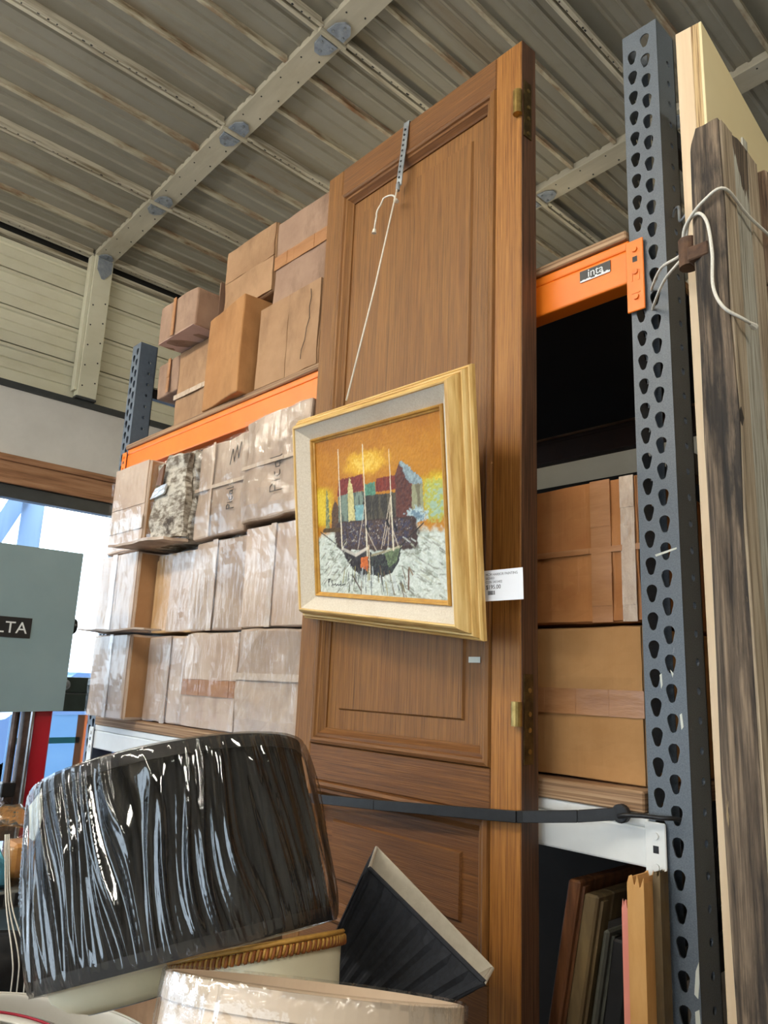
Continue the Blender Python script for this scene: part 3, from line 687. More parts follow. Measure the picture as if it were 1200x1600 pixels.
for za, zb in panels:
    pm = 'oak_v' if zb > 1.5 else 'oak_h'
    po = MB().box(SL+.01, SR-.01, .020, .036, za+.01, zb-.01).build('panel', 'oak_v' if zb > 1.4 else 'oak_h', door)
    m_ = .062+MW*.6
    b = MB(); x0, x1, z0, z1 = SL+m_, SR-m_, za+m_, zb-m_
    b.add([(x0,.020,z0),(x1,.020,z0),(x1,.020,z1),(x0,.020,z1),(x0+.004,.0145,z0+.004),(x1-.004,.0145,z0+.004),(x1-.004,.0145,z1-.004),(x0+.004,.0145,z1-.004)], [(4,5,6,7),(0,1,5,4),(1,2,6,5),(2,3,7,6),(3,0,4,7)])
    b.build('raised_field', 'oak_v' if zb > 1.4 else 'oak_h', door)
    strip(SL, za, SR, za, (0,1)).build('moulding', 'oak_h', door); strip(SR, zb, SL, zb, (0,-1)).build('moulding', 'oak_h', door)
    strip(SL, zb, SL, za, (1,0)).build('moulding', 'oak_v', door); strip(SR, za, SR, zb, (-1,0)).build('moulding', 'oak_v', door)
for zc, h, pl in ((2.945, .062, .15), (1.570, .046, .17)):
    k = MB().tube([(-.006, -.008, zc-h/2), (-.006, -.008, zc+h/2)], .011, 14).build('hinge_knuckle', 'brass', door, smooth=False)
    hp = loc_child(MB().box(-.001, .0022, .006, .034, zc-pl*.55, zc+pl*.45).build('hinge_plate', 'brass_dark', door))
    for dz in (-.07, -.03, .0, .045):
        MB().tube([(.002, .022, zc+dz), (.0038, .022, zc+dz)], .005, 10).build('screw', 'brass', hp)
MB().box(-.15, -.118, .0135, .0143, 1.667, 1.679).build('tape_scrap', 'label_white', door)

# ------------------------------------------------------------------ painting
PU = Vector((.982,-.158,-.106)).normalized(); PV = Vector((.077,-.183,.98)); PV = (PV - PU*PU.dot(PV)).normalized(); PN = PU.cross(PV)   # PN points at viewer
pm = Matrix((PU, -PN, PV)).transposed().to_4x4(); pm.translation = Vector((-1.240, 1.094, 1.989))
ptg = thing('framed_painting', 'framed harbour painting of sailing boats under an orange sky', 'painting', mw=pm)
HW, HH = .352, .262
def frame_side(prof, k, hw, hh):
    """profile [(inset, depth)], k 0 top 1 right 2 bottom 3 left"""
    n = len(prof); vs = []
    for e in (0, 1):
        for (a, d) in prof:
            x, z = hw-a, hh-a*.77
            p = {0: [(-x, z), (x, z)], 1: [(x, z), (x, -z)], 2: [(x, -z), (-x, -z)], 3: [(-x, -z), (-x, z)]}[k][e]
            vs.append((p[0], d, p[1]))
    return MB().add(vs, [tuple(range(n)), tuple(range(2*n-1, n-1, -1))] + [(i, (i+1) % n, n+(i+1) % n, n+i) for i in range(n)])
P1 = [(0, .046), (0, .038), (.003, .034), (.006, .033), (.008, .035), (.010, .028), (.013, .024), (.017, .0235), (.019, .026), (.021, .019), (.028, .008), (.032, .003), (.037, .000), (.040, .001), (.041, .005), (.041, .046)]
P2 = [(.041, .005), (.081, .031), (.081, .042), (.041, .042)]
P3 = [(.081, .027), (.084, .024), (.088, .026), (.090, .030), (.0945, .032), (.0945, .042), (.081, .042)]
for k in range(4):
    frame_side(P1, k, HW, HH).build('frame_moulding', 'frame_gold' if k in (0, 2) else 'frame_gold_v', ptg)
for k in range(4): frame_side(P2, k, HW, HH).build('linen_liner', 'linen', ptg)
for k in range(4): frame_side(P3, k, HW, HH).build('inner_fillet', 'fillet_gold', ptg)
MB().box(-HW+.03, HW-.03, .0425, .046, -HH+.03, HH-.03).build('backing_board', 'plywood_face', ptg)
# the canvas: paint laid down stroke by stroke on a fine grid
NX, NZ = 300, 226
CW, CHh = HW-.0935, HH-.0935*.77
rng = np.random.default_rng(5)
U_, V_ = np.meshgrid(np.linspace(0, 1, NX), np.linspace(0, 1, NZ))
def vnoise(sx, sz, seed):
    r = np.random.default_rng(seed); g = r.random((int(sz)+3, int(sx)+3)); x = U_*sx; y = V_*sz
    xi = x.astype(int); yi = y.astype(int); fx = x-xi; fy = y-yi; fx = fx*fx*(3-2*fx); fy = fy*fy*(3-2*fy)
    return (g[yi, xi]*(1-fx)+g[yi, xi+1]*fx)*(1-fy) + (g[yi+1, xi]*(1-fx)+g[yi+1, xi+1]*fx)*fy
def fbm(sx, sz, seed): return .5*vnoise(sx, sz, seed)+.3*vnoise(sx*2.1, sz*2.1, seed+1)+.2*vnoise(sx*4.3, sz*4.3, seed+2)
def lin(c): return np.array(S(*c)[:3])
IMG = np.zeros((NZ, NX, 3)); HT = np.zeros((NZ, NX))
def mixin(mask, c):
    global IMG
    mm_ = np.clip(mask, 0, 1)[..., None]; IMG = IMG*(1-mm_) + (c if isinstance(c, np.ndarray) and c.ndim == 3 else lin(c))*mm_
def sm(x, a, b): t = np.clip((x-a)/(b-a), 0, 1); return t*t*(3-2*t)
n1, n2, n3 = fbm(6, 6, 1), fbm(28, 22, 4), fbm(90, 70, 8)
IMG[:] = lin((178, 116, 28))
mixin(sm(n1, .35, .7)*.6, (192, 132, 38)); mixin(sm(V_, .8, 1)*.5, (156, 92, 22)); mixin(sm(n2, .5, .8)*.4, (200, 136, 44))
glow = np.exp(-(((U_-.45)/.22)**2+((V_-.80)/.10)**2)); mixin(sm(glow+.55*(n2-.5), .35, .75), (216, 164, 44)); mixin(sm(glow+.8*(n3-.5), .75, 1.0), (232, 194, 84))
edge = sm(abs(U_-.5), .2, .5)*sm(V_, .38, .5)*(1-sm(V_, .62, .75)); mixin(sm(edge+.5*(n2-.5), .2, .7), (196, 160, 28)); mixin(sm(edge+.9*(n3-.5), .6, .9)*.8, (222, 194, 60))
rt = sm(U_, .78, .92)*sm(V_, .36, .46)*(1-sm(V_, .58, .72)); mixin(sm(rt+.9*(n3-.5), .5, .8)*.8, (170, 180, 90)); mixin(sm(rt+1.0*(fbm(50,60,31)-.5), .9, 1.1)*.7, (150, 186, 180))
# water / foreground
water = 1-sm(V_+.08*(n2-.5)+.10*np.abs(U_-.5), .40, .45)
mixin(water, (206, 212, 202)); mixin(water*sm(n2, .5, .72)*.8, (170, 180, 168)); mixin(water*sm(fbm(16, 60, 17), .58, .72)*.7, (120, 122, 104)); mixin(water*sm(n3, .55, .75)*.7, (226, 230, 224))
def poly(pts, soft=.0):
    x = U_ + .012*(n3-.5); y = V_ + .018*(n3-.5); ins = np.zeros_like(U_, bool); n = len(pts)
    for i in range(n):
        (x0, y0), (x1, y1) = pts[i], pts[(i+1) % n]
        c = ((y0 > y) != (y1 > y)); xi = (x1-x0)*(y-y0)/((y1-y0) if y1 != y0 else 1e-9)+x0; ins ^= c & (x < xi)
    return ins.astype(float)
def seg(x0, y0, x1, y1, w, c, a=1.0, w1=None):
    dx, dy = x1-x0, (y1-y0); L2 = (dx*1.35)**2+dy**2; t = np.clip((((U_-x0)*1.35*dx*1.35)+(V_-y0)*dy)/L2, 0, 1)
    d = np.hypot((U_-x0-dx*t)*1.35, V_-y0-dy*t); ww = w if w1 is None else w+(w1-w)*t; mixin((1-sm(d, ww*.6, ww*1.3))*a, c)
def P(pts, c, c2=None, amt=.6, ns=None):
    mk = poly(pts); mixin(mk, c)
    if c2: mixin(mk*sm(n3 if ns is None else ns, .45, .62)*amt, c2)
vst = fbm(60, 9, 51)
P([(.075,.42),(.085,.62),(.095,.68),(.108,.62),(.115,.42)], (104,116,84), (178,170,110))
P([(.13,.40),(.14,.54),(.17,.60),(.21,.54),(.22,.40)], (92,66,44), (58,44,40))
P([(.20,.44),(.20,.63),(.43,.63),(.43,.44)], (120,136,122), (64,70,66), .8, vst)
P([(.195,.62),(.21,.725),(.42,.735),(.425,.635)], (126,50,40), (96,38,36))
P([(.285,.45),(.29,.66),(.31,.735),(.335,.65),(.345,.45)], (206,196,136), (164,150,96))
P([(.35,.45),(.35,.55),(.425,.55),(.425,.45)], (116,160,164), (150,186,186))
P([(.435,.60),(.435,.67),(.52,.68),(.52,.60)], (92,142,118), (60,100,84))
P([(.42,.42),(.42,.60),(.70,.60),(.70,.42)], (84,78,62), (48,44,42), .8, vst)
P([(.52,.615),(.53,.695),(.69,.70),(.70,.615)], (128,52,38), (92,40,34))
P([(.67,.44),(.675,.70),(.71,.775),(.75,.68),(.80,.62),(.80,.44)], (98,56,46), (66,44,44))
P([(.705,.775),(.735,.765),(.86,.655),(.865,.62),(.80,.63),(.76,.66)], (150,168,174), (110,124,128))
P([(.78,.44),(.79,.63),(.86,.63),(.865,.44)], (150,150,118), (104,96,76), .8, vst)
bl = np.exp(-(((U_-.82)/.10)**2+((V_-.46)/.06)**2)); mixin(sm(bl+.9*(n3-.5), .5, .75), (176,196,200)); mixin(sm(bl+.9*(fbm(70,60,61)-.5), .8, .95), (110,134,150))
band = sm(U_, .10, .24)*(1-sm(U_, .74, .88))*sm(V_, .24, .31)*(1-sm(V_, .44, .47))
mixin(sm(band+.7*(n2-.5), .35, .6), (66,50,46)); mixin(sm(band+1.0*(n3-.5), .9, 1.1)*.6, (104,84,74)); mixin(sm(band+1.1*(fbm(80,70,71)-.5), .95, 1.1)*.7, (60,60,84))
mixin(sm(band+1.2*(fbm(95,90,75)-.5), 1.20, 1.3)*.8, (176,170,158))
sh = sm(U_, .02, .08)*(1-sm(U_, .20, .26))*sm(V_, .385, .40)*(1-sm(V_, .41, .43)); mixin(sm(sh+.4*(n3-.5), .3, .6), (78,58,30))
# hulls
P([(.215,.285),(.33,.245),(.43,.285),(.45,.27),(.445,.13),(.38,.115),(.30,.165),(.25,.22)], (42,36,38), (84,78,76))
P([(.455,.27),(.48,.235),(.58,.255),(.70,.29),(.675,.20),(.62,.135),(.53,.11),(.45,.13)], (44,42,46), (70,76,66))
P([(.57,.255),(.69,.285),(.66,.20),(.60,.17)], (112,128,92), (54,60,50))
P([(.375,.165),(.38,.225),(.44,.235),(.44,.145)], (206,108,48), (168,80,34))
seg(.22,.285,.34,.243,.010,(186,178,166)); seg(.34,.243,.44,.285,.010,(206,196,184)); seg(.45,.30,.452,.13,.006,(206,184,150)); seg(.47,.24,.58,.262,.007,(150,140,110)); seg(.58,.262,.70,.292,.006,(176,170,140))
for (a, b, c, d) in ((.02,.40,.22,.285),(.69,.29,.86,.415)): seg(a, b, c, d, .004, (44,40,36))
random.seed(11)
for i in range(60):
    x = random.uniform(.24, .70); y = random.uniform(.03, .13); l = random.uniform(.03, .10); tx = (x-.45)*.6
    seg(x, y+l*.5, x+tx*l*2, y-l*.5, .005, random.choice([(84,92,92),(130,138,116),(60,64,70),(190,196,196),(150,140,80),(110,90,66)]), .8)
for i in range(150):
    x = random.choice([random.uniform(.03,.3), random.uniform(.7,.98)]); y = random.uniform(.02, .36); sgn = 1 if x > .5 else -1; l = random.uniform(.015, .05)
    seg(x, y, x+sgn*l, y-l*.6 if sgn > 0 else y-l*.9, .004, random.choice([(150,152,140),(120,118,104),(230,234,228),(96,92,84),(214,220,214),(188,190,168)]), .7)
seg(.745,.16,.738,.05,.008,(104,76,60)); seg(.75,.17,.77,.13,.006,(140,120,96)); seg(.31,.11,.37,.03,.006,(84,70,62))
for (x, y0, y1) in ((.215,.29,.92),(.43,.24,.915),(.635,.27,.85)):
    seg(x+.006, y0, x, y1, .0075, (226,216,190), .95, .0035)
for (a, b, c, d) in ((.43,.55,.36,.28),(.635,.58,.55,.28),(.635,.58,.60,.28),(.43,.40,.51,.27),(.635,.40,.68,.28),(.635,.5,.57,.30)): seg(a, b, c, d, .004, (206,190,168), .75)
for (x, y) in ((.44,.415),(.655,.415),(.60,.44)): seg(x, y, x+.012, y-.03, .011, (26,24,26))
for (a, b, c, d) in ((.08,.085,.085,.045),(.08,.085,.10,.09),(.10,.09,.085,.068),(.12,.08,.112,.07),(.112,.07,.125,.055),(.125,.055,.11,.045),(.13,.05,.15,.06),(.15,.06,.15,.048),(.15,.048,.17,.056),(.17,.056,.175,.048),(.175,.048,.20,.062),(.2,.08,.195,.045),(.205,.052,.235,.06)): seg(a, b, c, d, .0035, (24,20,20))
IMG *= (.90+.2*fbm(140, 110, 91))[..., None]
HT = (fbm(120, 90, 95)-.5)*.0022
me = bpy.data.meshes.new('canvas')
vs = np.stack([(U_*2-1)*CW, .0345+HT, (V_*2-1)*CHh], -1).reshape(-1, 3)
ii = np.arange(NX*NZ).reshape(NZ, NX); fs = np.stack([ii[:-1,:-1], ii[:-1,1:], ii[1:,1:], ii[1:,:-1]], -1).reshape(-1, 4)
me.from_pydata(vs.tolist(), [], fs.tolist()); me.update(); me.polygons.foreach_set('use_smooth', [True]*len(me.polygons))
ca = me.color_attributes.new('paint', 'FLOAT_COLOR', 'POINT'); ca.data.foreach_set('color', np.concatenate([IMG.reshape(-1, 3), np.ones((NX*NZ, 1))], 1).ravel())
mt = bpy.data.materials.new('oil_paint'); mt.use_nodes = True; nt = mt.node_tree; a_ = nt.nodes.new('ShaderNodeVertexColor'); a_.layer_name = 'paint'
nt.links.new(a_.outputs[0], nt.nodes['Principled BSDF'].inputs['Base Color']); nt.nodes['Principled BSDF'].inputs['Roughness'].default_value = .6; nt.nodes['Principled BSDF'].inputs['Specular IOR Level'].default_value = .25
me.materials.append(mt); cv = bpy.data.objects.new('canvas', me); COL.objects.link(cv); cv.parent = ptg
# price tag tucked behind the frame's right side
def PW(x, d, z): return pm @ Vector((x, d, z))
tg_o = Vector((-.922, 1.130, 1.806))
tgm = basis(tg_o, Vector((1, -.04, -.01)), Vector((.0, -.05, 1)))
pt = thing('price_tag', 'white price tag sticking out behind the gold painting frame', 'price tag', mw=tgm)
MB().box(-.05, .102, -.029, .029, 0, .0006).build('card', 'paper', pt)
for (s, y, sz, mtn) in (('MCM HARBOR PAINTING', .0185, .0068, 'ink_grey'), ('SIGNED', .0118, .0062, 'ink_grey'), ('CON 2415402', .0045, .0066, 'ink_grey'), ('$195.00', -.0065, .0112, 'ink')):
    b = xform(text_mesh(s, sz, .0001), Matrix.Translation((.013, y, .0008))); b.build('lettering', mtn, pt)
b = MB(); x = .018; random.seed(5)
while x < .035: w_ = random.choice([.0006,.001,.0014]); b.box(x, x+w_, -.0175, -.0098, .0006, .0009); x += w_ + random.choice([.0006,.001])
b.build('barcode', 'ink', pt)
# hanging strap and cord
hs = thing('hanging_strap', 'perforated metal strap with white cord hanging over door top', 'strap', (-1.30, 1.24, 2.93))
def DP(x, y, z): return DM @ Vector((x, y, z))
b = MB()
path = [DP(-.392, .058, 3.06), DP(-.392, .058, DH+.004), DP(-.392, -.003, DH+.004), DP(-.394, -.010, 3.03), DP(-.400, -.013, 2.96), DP(-.404, -.012, 2.925)]
hol = []
for i in range(len(path)-1):
    a, c = path[i], path[i+1]; d = (c-a).normalized(); sx = Vector((1,0,0)); nn = sx.cross(d).normalized()
    b.hexa([a-sx*.010, a+sx*.010, a+sx*.010+nn*.002, a-sx*.010+nn*.002], [c-sx*.010, c+sx*.010, c+sx*.010+nn*.002, c-sx*.010+nn*.002])
b.build('metal_strap', 'zinc', hs)
b = MB()
for i in range(11):
    zz = 2.935+i*.0165; q = DP(-.392-.012*(1-(zz-2.925)/.2), -.0135+max(0, (zz-2.96))*.05, zz); b.tube([q+Vector((0,.004,0)), q+Vector((0,-.0012,0))], .0032, 8)
b.build('strap_hole', 'iron_dark', hs)
top = DP(-.403, -.015, 2.93); att = PW(-.062, .012, HH+.001)
MB().tube([top, (top+Vector(att))/2+Vector((0,.004,0)), att], .0022, 8).build('cord', 'cord_white', hs, smooth=True)
MB().tube([top, top+Vector((0,-.001,-.02))], .006, 8).build('cord_ferrule', 'zinc', hs)
kn = top+Vector((-.002, -.003, -.052))
tail = [kn]
for i in range(12):
    a = PI*i/11*1.02; tail.append(kn+Vector((-.036+.036*math.cos(a), -.004-.004*math.sin(a), .018*math.sin(a)+(-.0018*i if i > 6 else 0)+.006)))
tail += [tail[-1]+Vector((-.004, .0, -.02)), tail[-1]+Vector((-.007, .001, -.036))]
MB().tube(tail, .0024, 8).build('cord_tail', 'cord_white', hs, smooth=True)
b = MB(); b.tube([kn+Vector((-.004,0,.006)), kn+Vector((.004,0,-.004))], .0055, 8); e = tail[-1]; b.tube([e, e+Vector((-.001,0,-.012))], [.0045,.007], 7); b.build('knot', 'cord_white', hs)

# ------------------------------------------------------------------ bungee strap
bg_ = thing('rubber_strap', 'black rubber tie-down strap stretched across the door', 'strap', (-1.2, 1.22, 1.36))
band = [Vector(p) for p in [(-2.2, 1.30, 1.31), (-1.66, 1.249, 1.325), (-1.645, 1.240, 1.327), (-1.30, 1.231, 1.352), (-.905, 1.222, 1.385), (-.896, 1.229, 1.386), (-.80, 1.262, 1.398), (-.728, 1.288, 1.411)]]
b = MB(); hh = .0105
for i in range(len(band)-1):
    a, c = band[i], band[i+1]; d = (c-a).normalized(); up = Vector((0,0,1)); nn = d.cross(up).normalized()*.0045
    b.hexa([a-up*hh-nn, a-up*hh+nn, a+up*hh+nn, a+up*hh-nn], [c-up*hh-nn, c-up*hh+nn, c+up*hh+nn, c+up*hh-nn])
b.build('band', 'rubber_black', bg_, bevel=.001)
e = band[-1]; MB().tube([e+Vector((0,.006,0)), e+Vector((0,-.008,0))], .016, 18).build('end_eye', 'rubber_black', bg_, bevel=.002)
MB().tube([e+Vector((0,-.012,-.004)), e+Vector((.012,-.014,.0)), e+Vector((.04,-.004,.002)), e+Vector((.075,-.001,.003)), e+Vector((.090,.010,.004)), e+Vector((.094,.032,.0)), e+Vector((.09,.045,-.012))], .0038, 8).build('hook', 'iron_dark', bg_, smooth=True)

# ------------------------------------------------------------------ framed pictures under the white beam
def lean_frame(xt, yt, zt, th, dep, mt, label, mt2=None, lean=.19, y1=1.9):
    z0 = .3215; t = thing('picture_frame', label, 'picture frame', (xt-lean*(zt-z0), yt, z0), group='framed pictures leaning under the white shelf')
    def sl(xo0, xo1, ya, yb, za, zb):
        f = lambda xo, zz: xt+xo-lean*(zt-zz)
        return MB().hexa([(f(xo0,za),ya,za),(f(xo1,za),ya,za),(f(xo1,za),yb,za),(f(xo0,za),yb,za)], [(f(xo0,zb),ya,zb),(f(xo1,zb),ya,zb),(f(xo1,zb),yb,zb),(f(xo0,zb),yb,zb)])
    w = .055
    sl(0, th, yt, yt+w, z0, zt).build('frame_side', mt, t, bevel=.004)
    sl(0, th, y1-w, y1, z0, zt).build('frame_side', mt, t, bevel=.004)
    sl(0, th, yt+w, y1-w, zt-w, zt).build('frame_rail', mt2 or mt, t, bevel=.004); sl(0, th, yt+w, y1-w, z0, z0+w).build('frame_rail', mt2 or mt, t, bevel=.004)
    sl(th*.35, th*.5, yt+w, y1-w, z0+w, zt-w).build('picture', 'paper', t)
    sl(th, th+.006, yt+.012, yt+.03, z0+.03, zt-.01).build('bead', mt, t)
lean_frame(-.876, 1.345, 1.268, .026, .5, 'frame_brown', 'brown wooden picture frame leaning outermost beside the oak door')
lean_frame(-.842, 1.345, 1.250, .030, .5, 'frame_bronze', 'chipped bronze picture frame leaning second from the oak door')
lean_frame(-.806, 1.350, 1.195, .012, .5, 'frame_olive', 'thin olive picture frame behind the chipped bronze one')
lean_frame(-.788, 1.350, 1.185, .036, .5, 'frame_black', 'black picture frame leaning between the olive frames', lean=.16)
lean_frame(-.742, 1.350, 1.150, .020, .5, 'frame_olive', 'dull olive picture frame nearest the pink plank', lean=.13)
for (x0, x1, y0, y1, zt, mtn, lab) in ((-.708, -.694, 1.246, 1.295, 1.278, 'board_pink', 'pink edged plank standing before the grey upright'), (-.693, -.666, 1.240, 1.295, 1.318, 'board_kraft', 'kraft coloured plank with ragged top before the grey upright'), (-.665, -.653, 1.272, 1.300, 1.325, 'frame_bronze', 'dark thin plank standing against the white end plate')):
    b = MB(); n = 8; poly_ = [(x0-.004, 0), (x1-.004, 0)] + [(x1-(x1-x0)*i/n, zt+random.uniform(-.012, .006)) for i in range(n+1)]
    o = b.prism(poly_, y0, y1, 'y').build('plank', mtn, bevel=.0015); tag(o, lab, 'plank', 'planks standing by the upright')

# ------------------------------------------------------------------ flush door edge-on and weathered door at the right
fm = Matrix.Translation((-.522, 1.20, 0)) @ Matrix.Rotation(math.radians(4.5), 4, 'Z')
fd = thing('flush_door', 'pale flush door with laminated edge standing edge-on behind weathered door', 'door', mw=fm)
MB().box(0, .029, 0, .92, 0, 2.845).build('edge_lipping', 'birch_edge', fd, bevel=.001)
MB().box(.0292, .0425, 0, .92, 0, 2.845).build('plywood_core', 'ply_laminate', fd, bevel=.001)
MB().box(.0427, .048, .0, .92, 0, 2.845).build('face_veneer', 'birch_face', fd, bevel=.0008)
wd = thing('weathered_door', 'heavy weathered carved wooden door roped to the rack upright', 'door', (-.44, 1.09, 0))
XA, XB = -.470, -.414
b = MB(); pr = [(XA+.004, 1.10), (XA, 1.112), (XA, 1.245), (XB, 1.245), (XB, 1.095), (XA+.018, 1.092)]
zt = 2.532
b.prism(pr, 0, zt, 'z'); b.v = [(v[0], v[1], v[2]-.035 if v[2] > 2 and v[0] < XA+.01 else v[2]) for v in b.v]
st_ = b.build('stile', 'weathered_dark', wd); dent(st_, 14, .005, 14, 21)
MB().box(XB-.004, XB-.001, 1.2, 1.22, 2.5, 2.56).build('tenon', 'weathered_grey', wd)
for (y0, y1, mtn, xo) in ((1.098, 1.140, 'weathered_tan', .003), (1.141, 1.205, 'weathered_grey', .0015), (1.206, 1.246, 'weathered_tan', .004)):
    o = MB().box(XB-.004, XB+xo, y0, y1, 0, zt-.003).build('face_strip', mtn, wd); dent(o, 10, .002, 20, y0*10)
o = MB().box(XB-.02, XB+.016, 1.25, 1.33, 2.30, 2.52).build('carved_block', 'weathered_brown', wd, bevel=.004); dent(o, 4, .003, 20, 31)
o = MB().box(XB-.02, XB+.007, 1.25, 1.33, 0, 2.296).build('carved_stile', 'weathered_brown', wd); dent(o, 10, .003, 16, 32)
for i in range(3): MB().box(XB+.006, XB+.014, 1.262+i*.022, 1.272+i*.022, 0, 2.14).build('reed', 'weathered_brown', wd, bevel=.003)
b = MB(); b.tube([(XB+.002, 1.31, 2.33), (XB+.024, 1.31, 2.33)], [.04, .034], 20); b.build('carved_boss', 'weathered_brown', wd)
for r in (.10, .074, .048):
    pts = [(XB+.012, 1.37+r*math.cos(a), 2.155+r*math.sin(a)) for a in [PI*2*i/28 for i in range(29)]]
    MB().tube(pts, .013, 8).build('carved_ring', 'weathered_brown', wd)
o = MB().box(XB-.02, XB+.001, 1.335, 1.85, 0, 2.47).build('carved_panel', 'weathered_brown', wd); dent(o, 8, .003, 12, 33)
MB().box(XB-.02, XB+.02, 1.335, 1.85, 2.36, 2.40).build('cornice', 'weathered_brown', wd, bevel=.006)
for i in range(6):
    zz = 2.0-.06*i; MB().hexa([(XB, 1.345, zz), (XB+.022, 1.345, zz), (XB+.022, 1.6, zz-.10), (XB, 1.6, zz-.10)], [(XB, 1.345, zz+.022), (XB+.012, 1.345, zz+.022), (XB+.012, 1.6, zz-.078), (XB, 1.6, zz-.078)]).build('carved_slat', 'weathered_brown', wd)
b = MB(); b.tube([(XA-.012, 1.115, 2.300), (XA-.012, 1.115, 2.350)], .0155, 16); b.build('pintle', 'rusty_iron', wd)
MB().box(XA-.004, XA+.03, 1.09, 1.135, 2.298, 2.322).build('pintle_strap', 'rusty_iron', wd, bevel=.002)
# rope
rp = thing('rope', 'thin white rope tying the weathered door to the upright', 'rope', (-.5, 1.1, 2.3))
Cc = Vector((0,0,1.62))
def rope(pts, r=.0026):
    pts = [Vector(p) for p in pts]; out = []
    for i in range(len(pts)-1):       # Catmull-Rom
        p0, p1, p2, p3 = pts[max(i-1,0)], pts[i], pts[i+1], pts[min(i+2, len(pts)-1)]
        for k in range(6):
            t = k/6; out.append(.5*((2*p1)+(p2-p0)*t+(2*p0-5*p1+4*p2-p3)*t*t+(3*p1-p0-3*p2+p3)*t**3))
    return out+[pts[-1]]
ROPES = {'a': [(-.6425, 1.318, 2.355), (-.640, 1.305, 2.360), (-.560, 1.19, 2.340), (-.487, 1.112, 2.325), (-.481, 1.108, 2.355), (-.470, 1.096, 2.372), (-.450, 1.088, 2.372), (-.436, 1.083, 2.345), (-.431, 1.082, 2.290), (-.433, 1.083, 2.235), (-.420, 1.084, 2.196), (-.402, 1.11, 2.180), (-.398, 1.13, 2.178)],
         'b': [(-.6425, 1.318, 2.405), (-.640, 1.303, 2.400), (-.570, 1.20, 2.372), (-.494, 1.113, 2.328), (-.487, 1.107, 2.350), (-.474, 1.095, 2.368), (-.440, 1.082, 2.386), (-.409, 1.090, 2.398), (-.405, 1.17, 2.388), (-.392, 1.27, 2.375)]}
for k in 'ab': MB().tube(rope(ROPES[k]), .0026, 8).build('strand', 'cord_white', rp, smooth=True)
MB().tube([(-.399, 1.128, 2.178), (-.397, 1.142, 2.177)], [.0035, .0055], 7).build('frayed_end', 'cord_white', rp)
sh_ = MB().tube(rope([(-.608, 1.345, 2.565), (-.600, 1.335, 2.572), (-.588, 1.325, 2.568), (-.585, 1.32, 2.548), (-.582, 1.315, 2.530), (-.568, 1.30, 2.522), (-.552, 1.29, 2.530), (-.546, 1.285, 2.545)]), .0032, 8).build('s_hook', 'zinc', smooth=True)
tag(sh_, 'small bent steel hook hanging from the grey upright', 'hook')

# ------------------------------------------------------------------ lampshades and the table under them
tb = thing('folding_table', 'grey folding table carrying the pile of lampshades', 'table', (-1.2, .72, 0))
TZ = .80
MB().box(-1.77, -.52, .28, 1.16, TZ-.035, TZ).build('table_top', 'table_grey', tb, bevel=.008)
for x in (-1.70, -.60):
    for y in (.38, 1.08): MB().tube([(x, y, 0), (x, y, TZ-.035)], .014, 10).build('leg', 'iron_dark', tb)
# black drum shade in clear film
sm_ = axes((-1.174, .719, 1.179), (-.361, -.017, .932))
bs = thing('lampshade', 'large black pleated drum lampshade wrapped in clear plastic', 'lampshade', mw=sm_)
cdir = sm_.inverted() @ Vector((0,0,1.62)); tc = math.atan2(cdir.y, cdir.x)
lft = sm_.inverted().to_3x3() @ (-r_); sg = 1 if (Vector((-math.sin(tc), math.cos(tc), 0)).dot(lft) > 0) else -1
H, RB, RT = .287, .232, .228
NS = 720
pn = [mnoise.noise(Vector((math.cos(2*PI*k/NS)*14, math.sin(2*PI*k/NS)*14, 3.1))) for k in range(NS)]
def pleat(t, i, r, z):
    k = int(round(t/(2*PI)*NS)) % NS
    return (r + .0026*math.sin(96*t+3*pn[k]) + .0022*pn[k], z)
prof = [(RB-.006+(RT-RB)*i/10, .008+(H-.016)*i/10) for i in range(11)]
MB().lathe(prof, NS, pleat).build('pleated_fabric', 'shade_black', bs, smooth=True)
MB().lathe([(RB-.014, .0), (RT-.014, H)], 96).build('lining', 'shade_lining', bs, smooth=True)
for zz, rr in ((.008, RB), (H-.008, RT)):
    MB().lathe([(rr-.012, zz-.010), (rr-.001, zz-.010), (rr-.001, zz+.010), (rr-.012, zz+.010)], 128, closed=True).build('trim_band', 'shade_black_trim', bs, smooth=False)
def crinkle(t, i, r, z):
    ts = t - sg*(.55*z + .14*mnoise.noise(Vector((math.cos(t)*3, math.sin(t)*3, z*4))))
    e = math.sin(PI*min(1, max(0, z/H)))**.5
    a = mnoise.noise(Vector((math.cos(ts)*6, math.sin(ts)*6, z*2)))
    c = mnoise.noise(Vector((math.cos(ts)*9, math.sin(ts)*9, z*2.2)))
    d3 = mnoise.noise(Vector((math.cos(ts)*17, math.sin(ts)*17, z*3+4)))
    return (r + .0035 + (.006*abs(a) + .013*(1-abs(c))**3.2 + .0045*(1-abs(d3))**3)*(e*.85+.10), z)
zs = [-.003]+[H*i/110 for i in range(111)]+[H+.003]
prof = [(RB+(RT-RB)*(z/H)+.001, z) for z in zs]
prof = [(RB*.80, -.006)] + prof + [(RT*.78, H+.006), (RT*.4, H+.001)]
MB().lathe(prof, 840, crinkle).build('plastic_film', 'film_clear', bs, smooth=True)
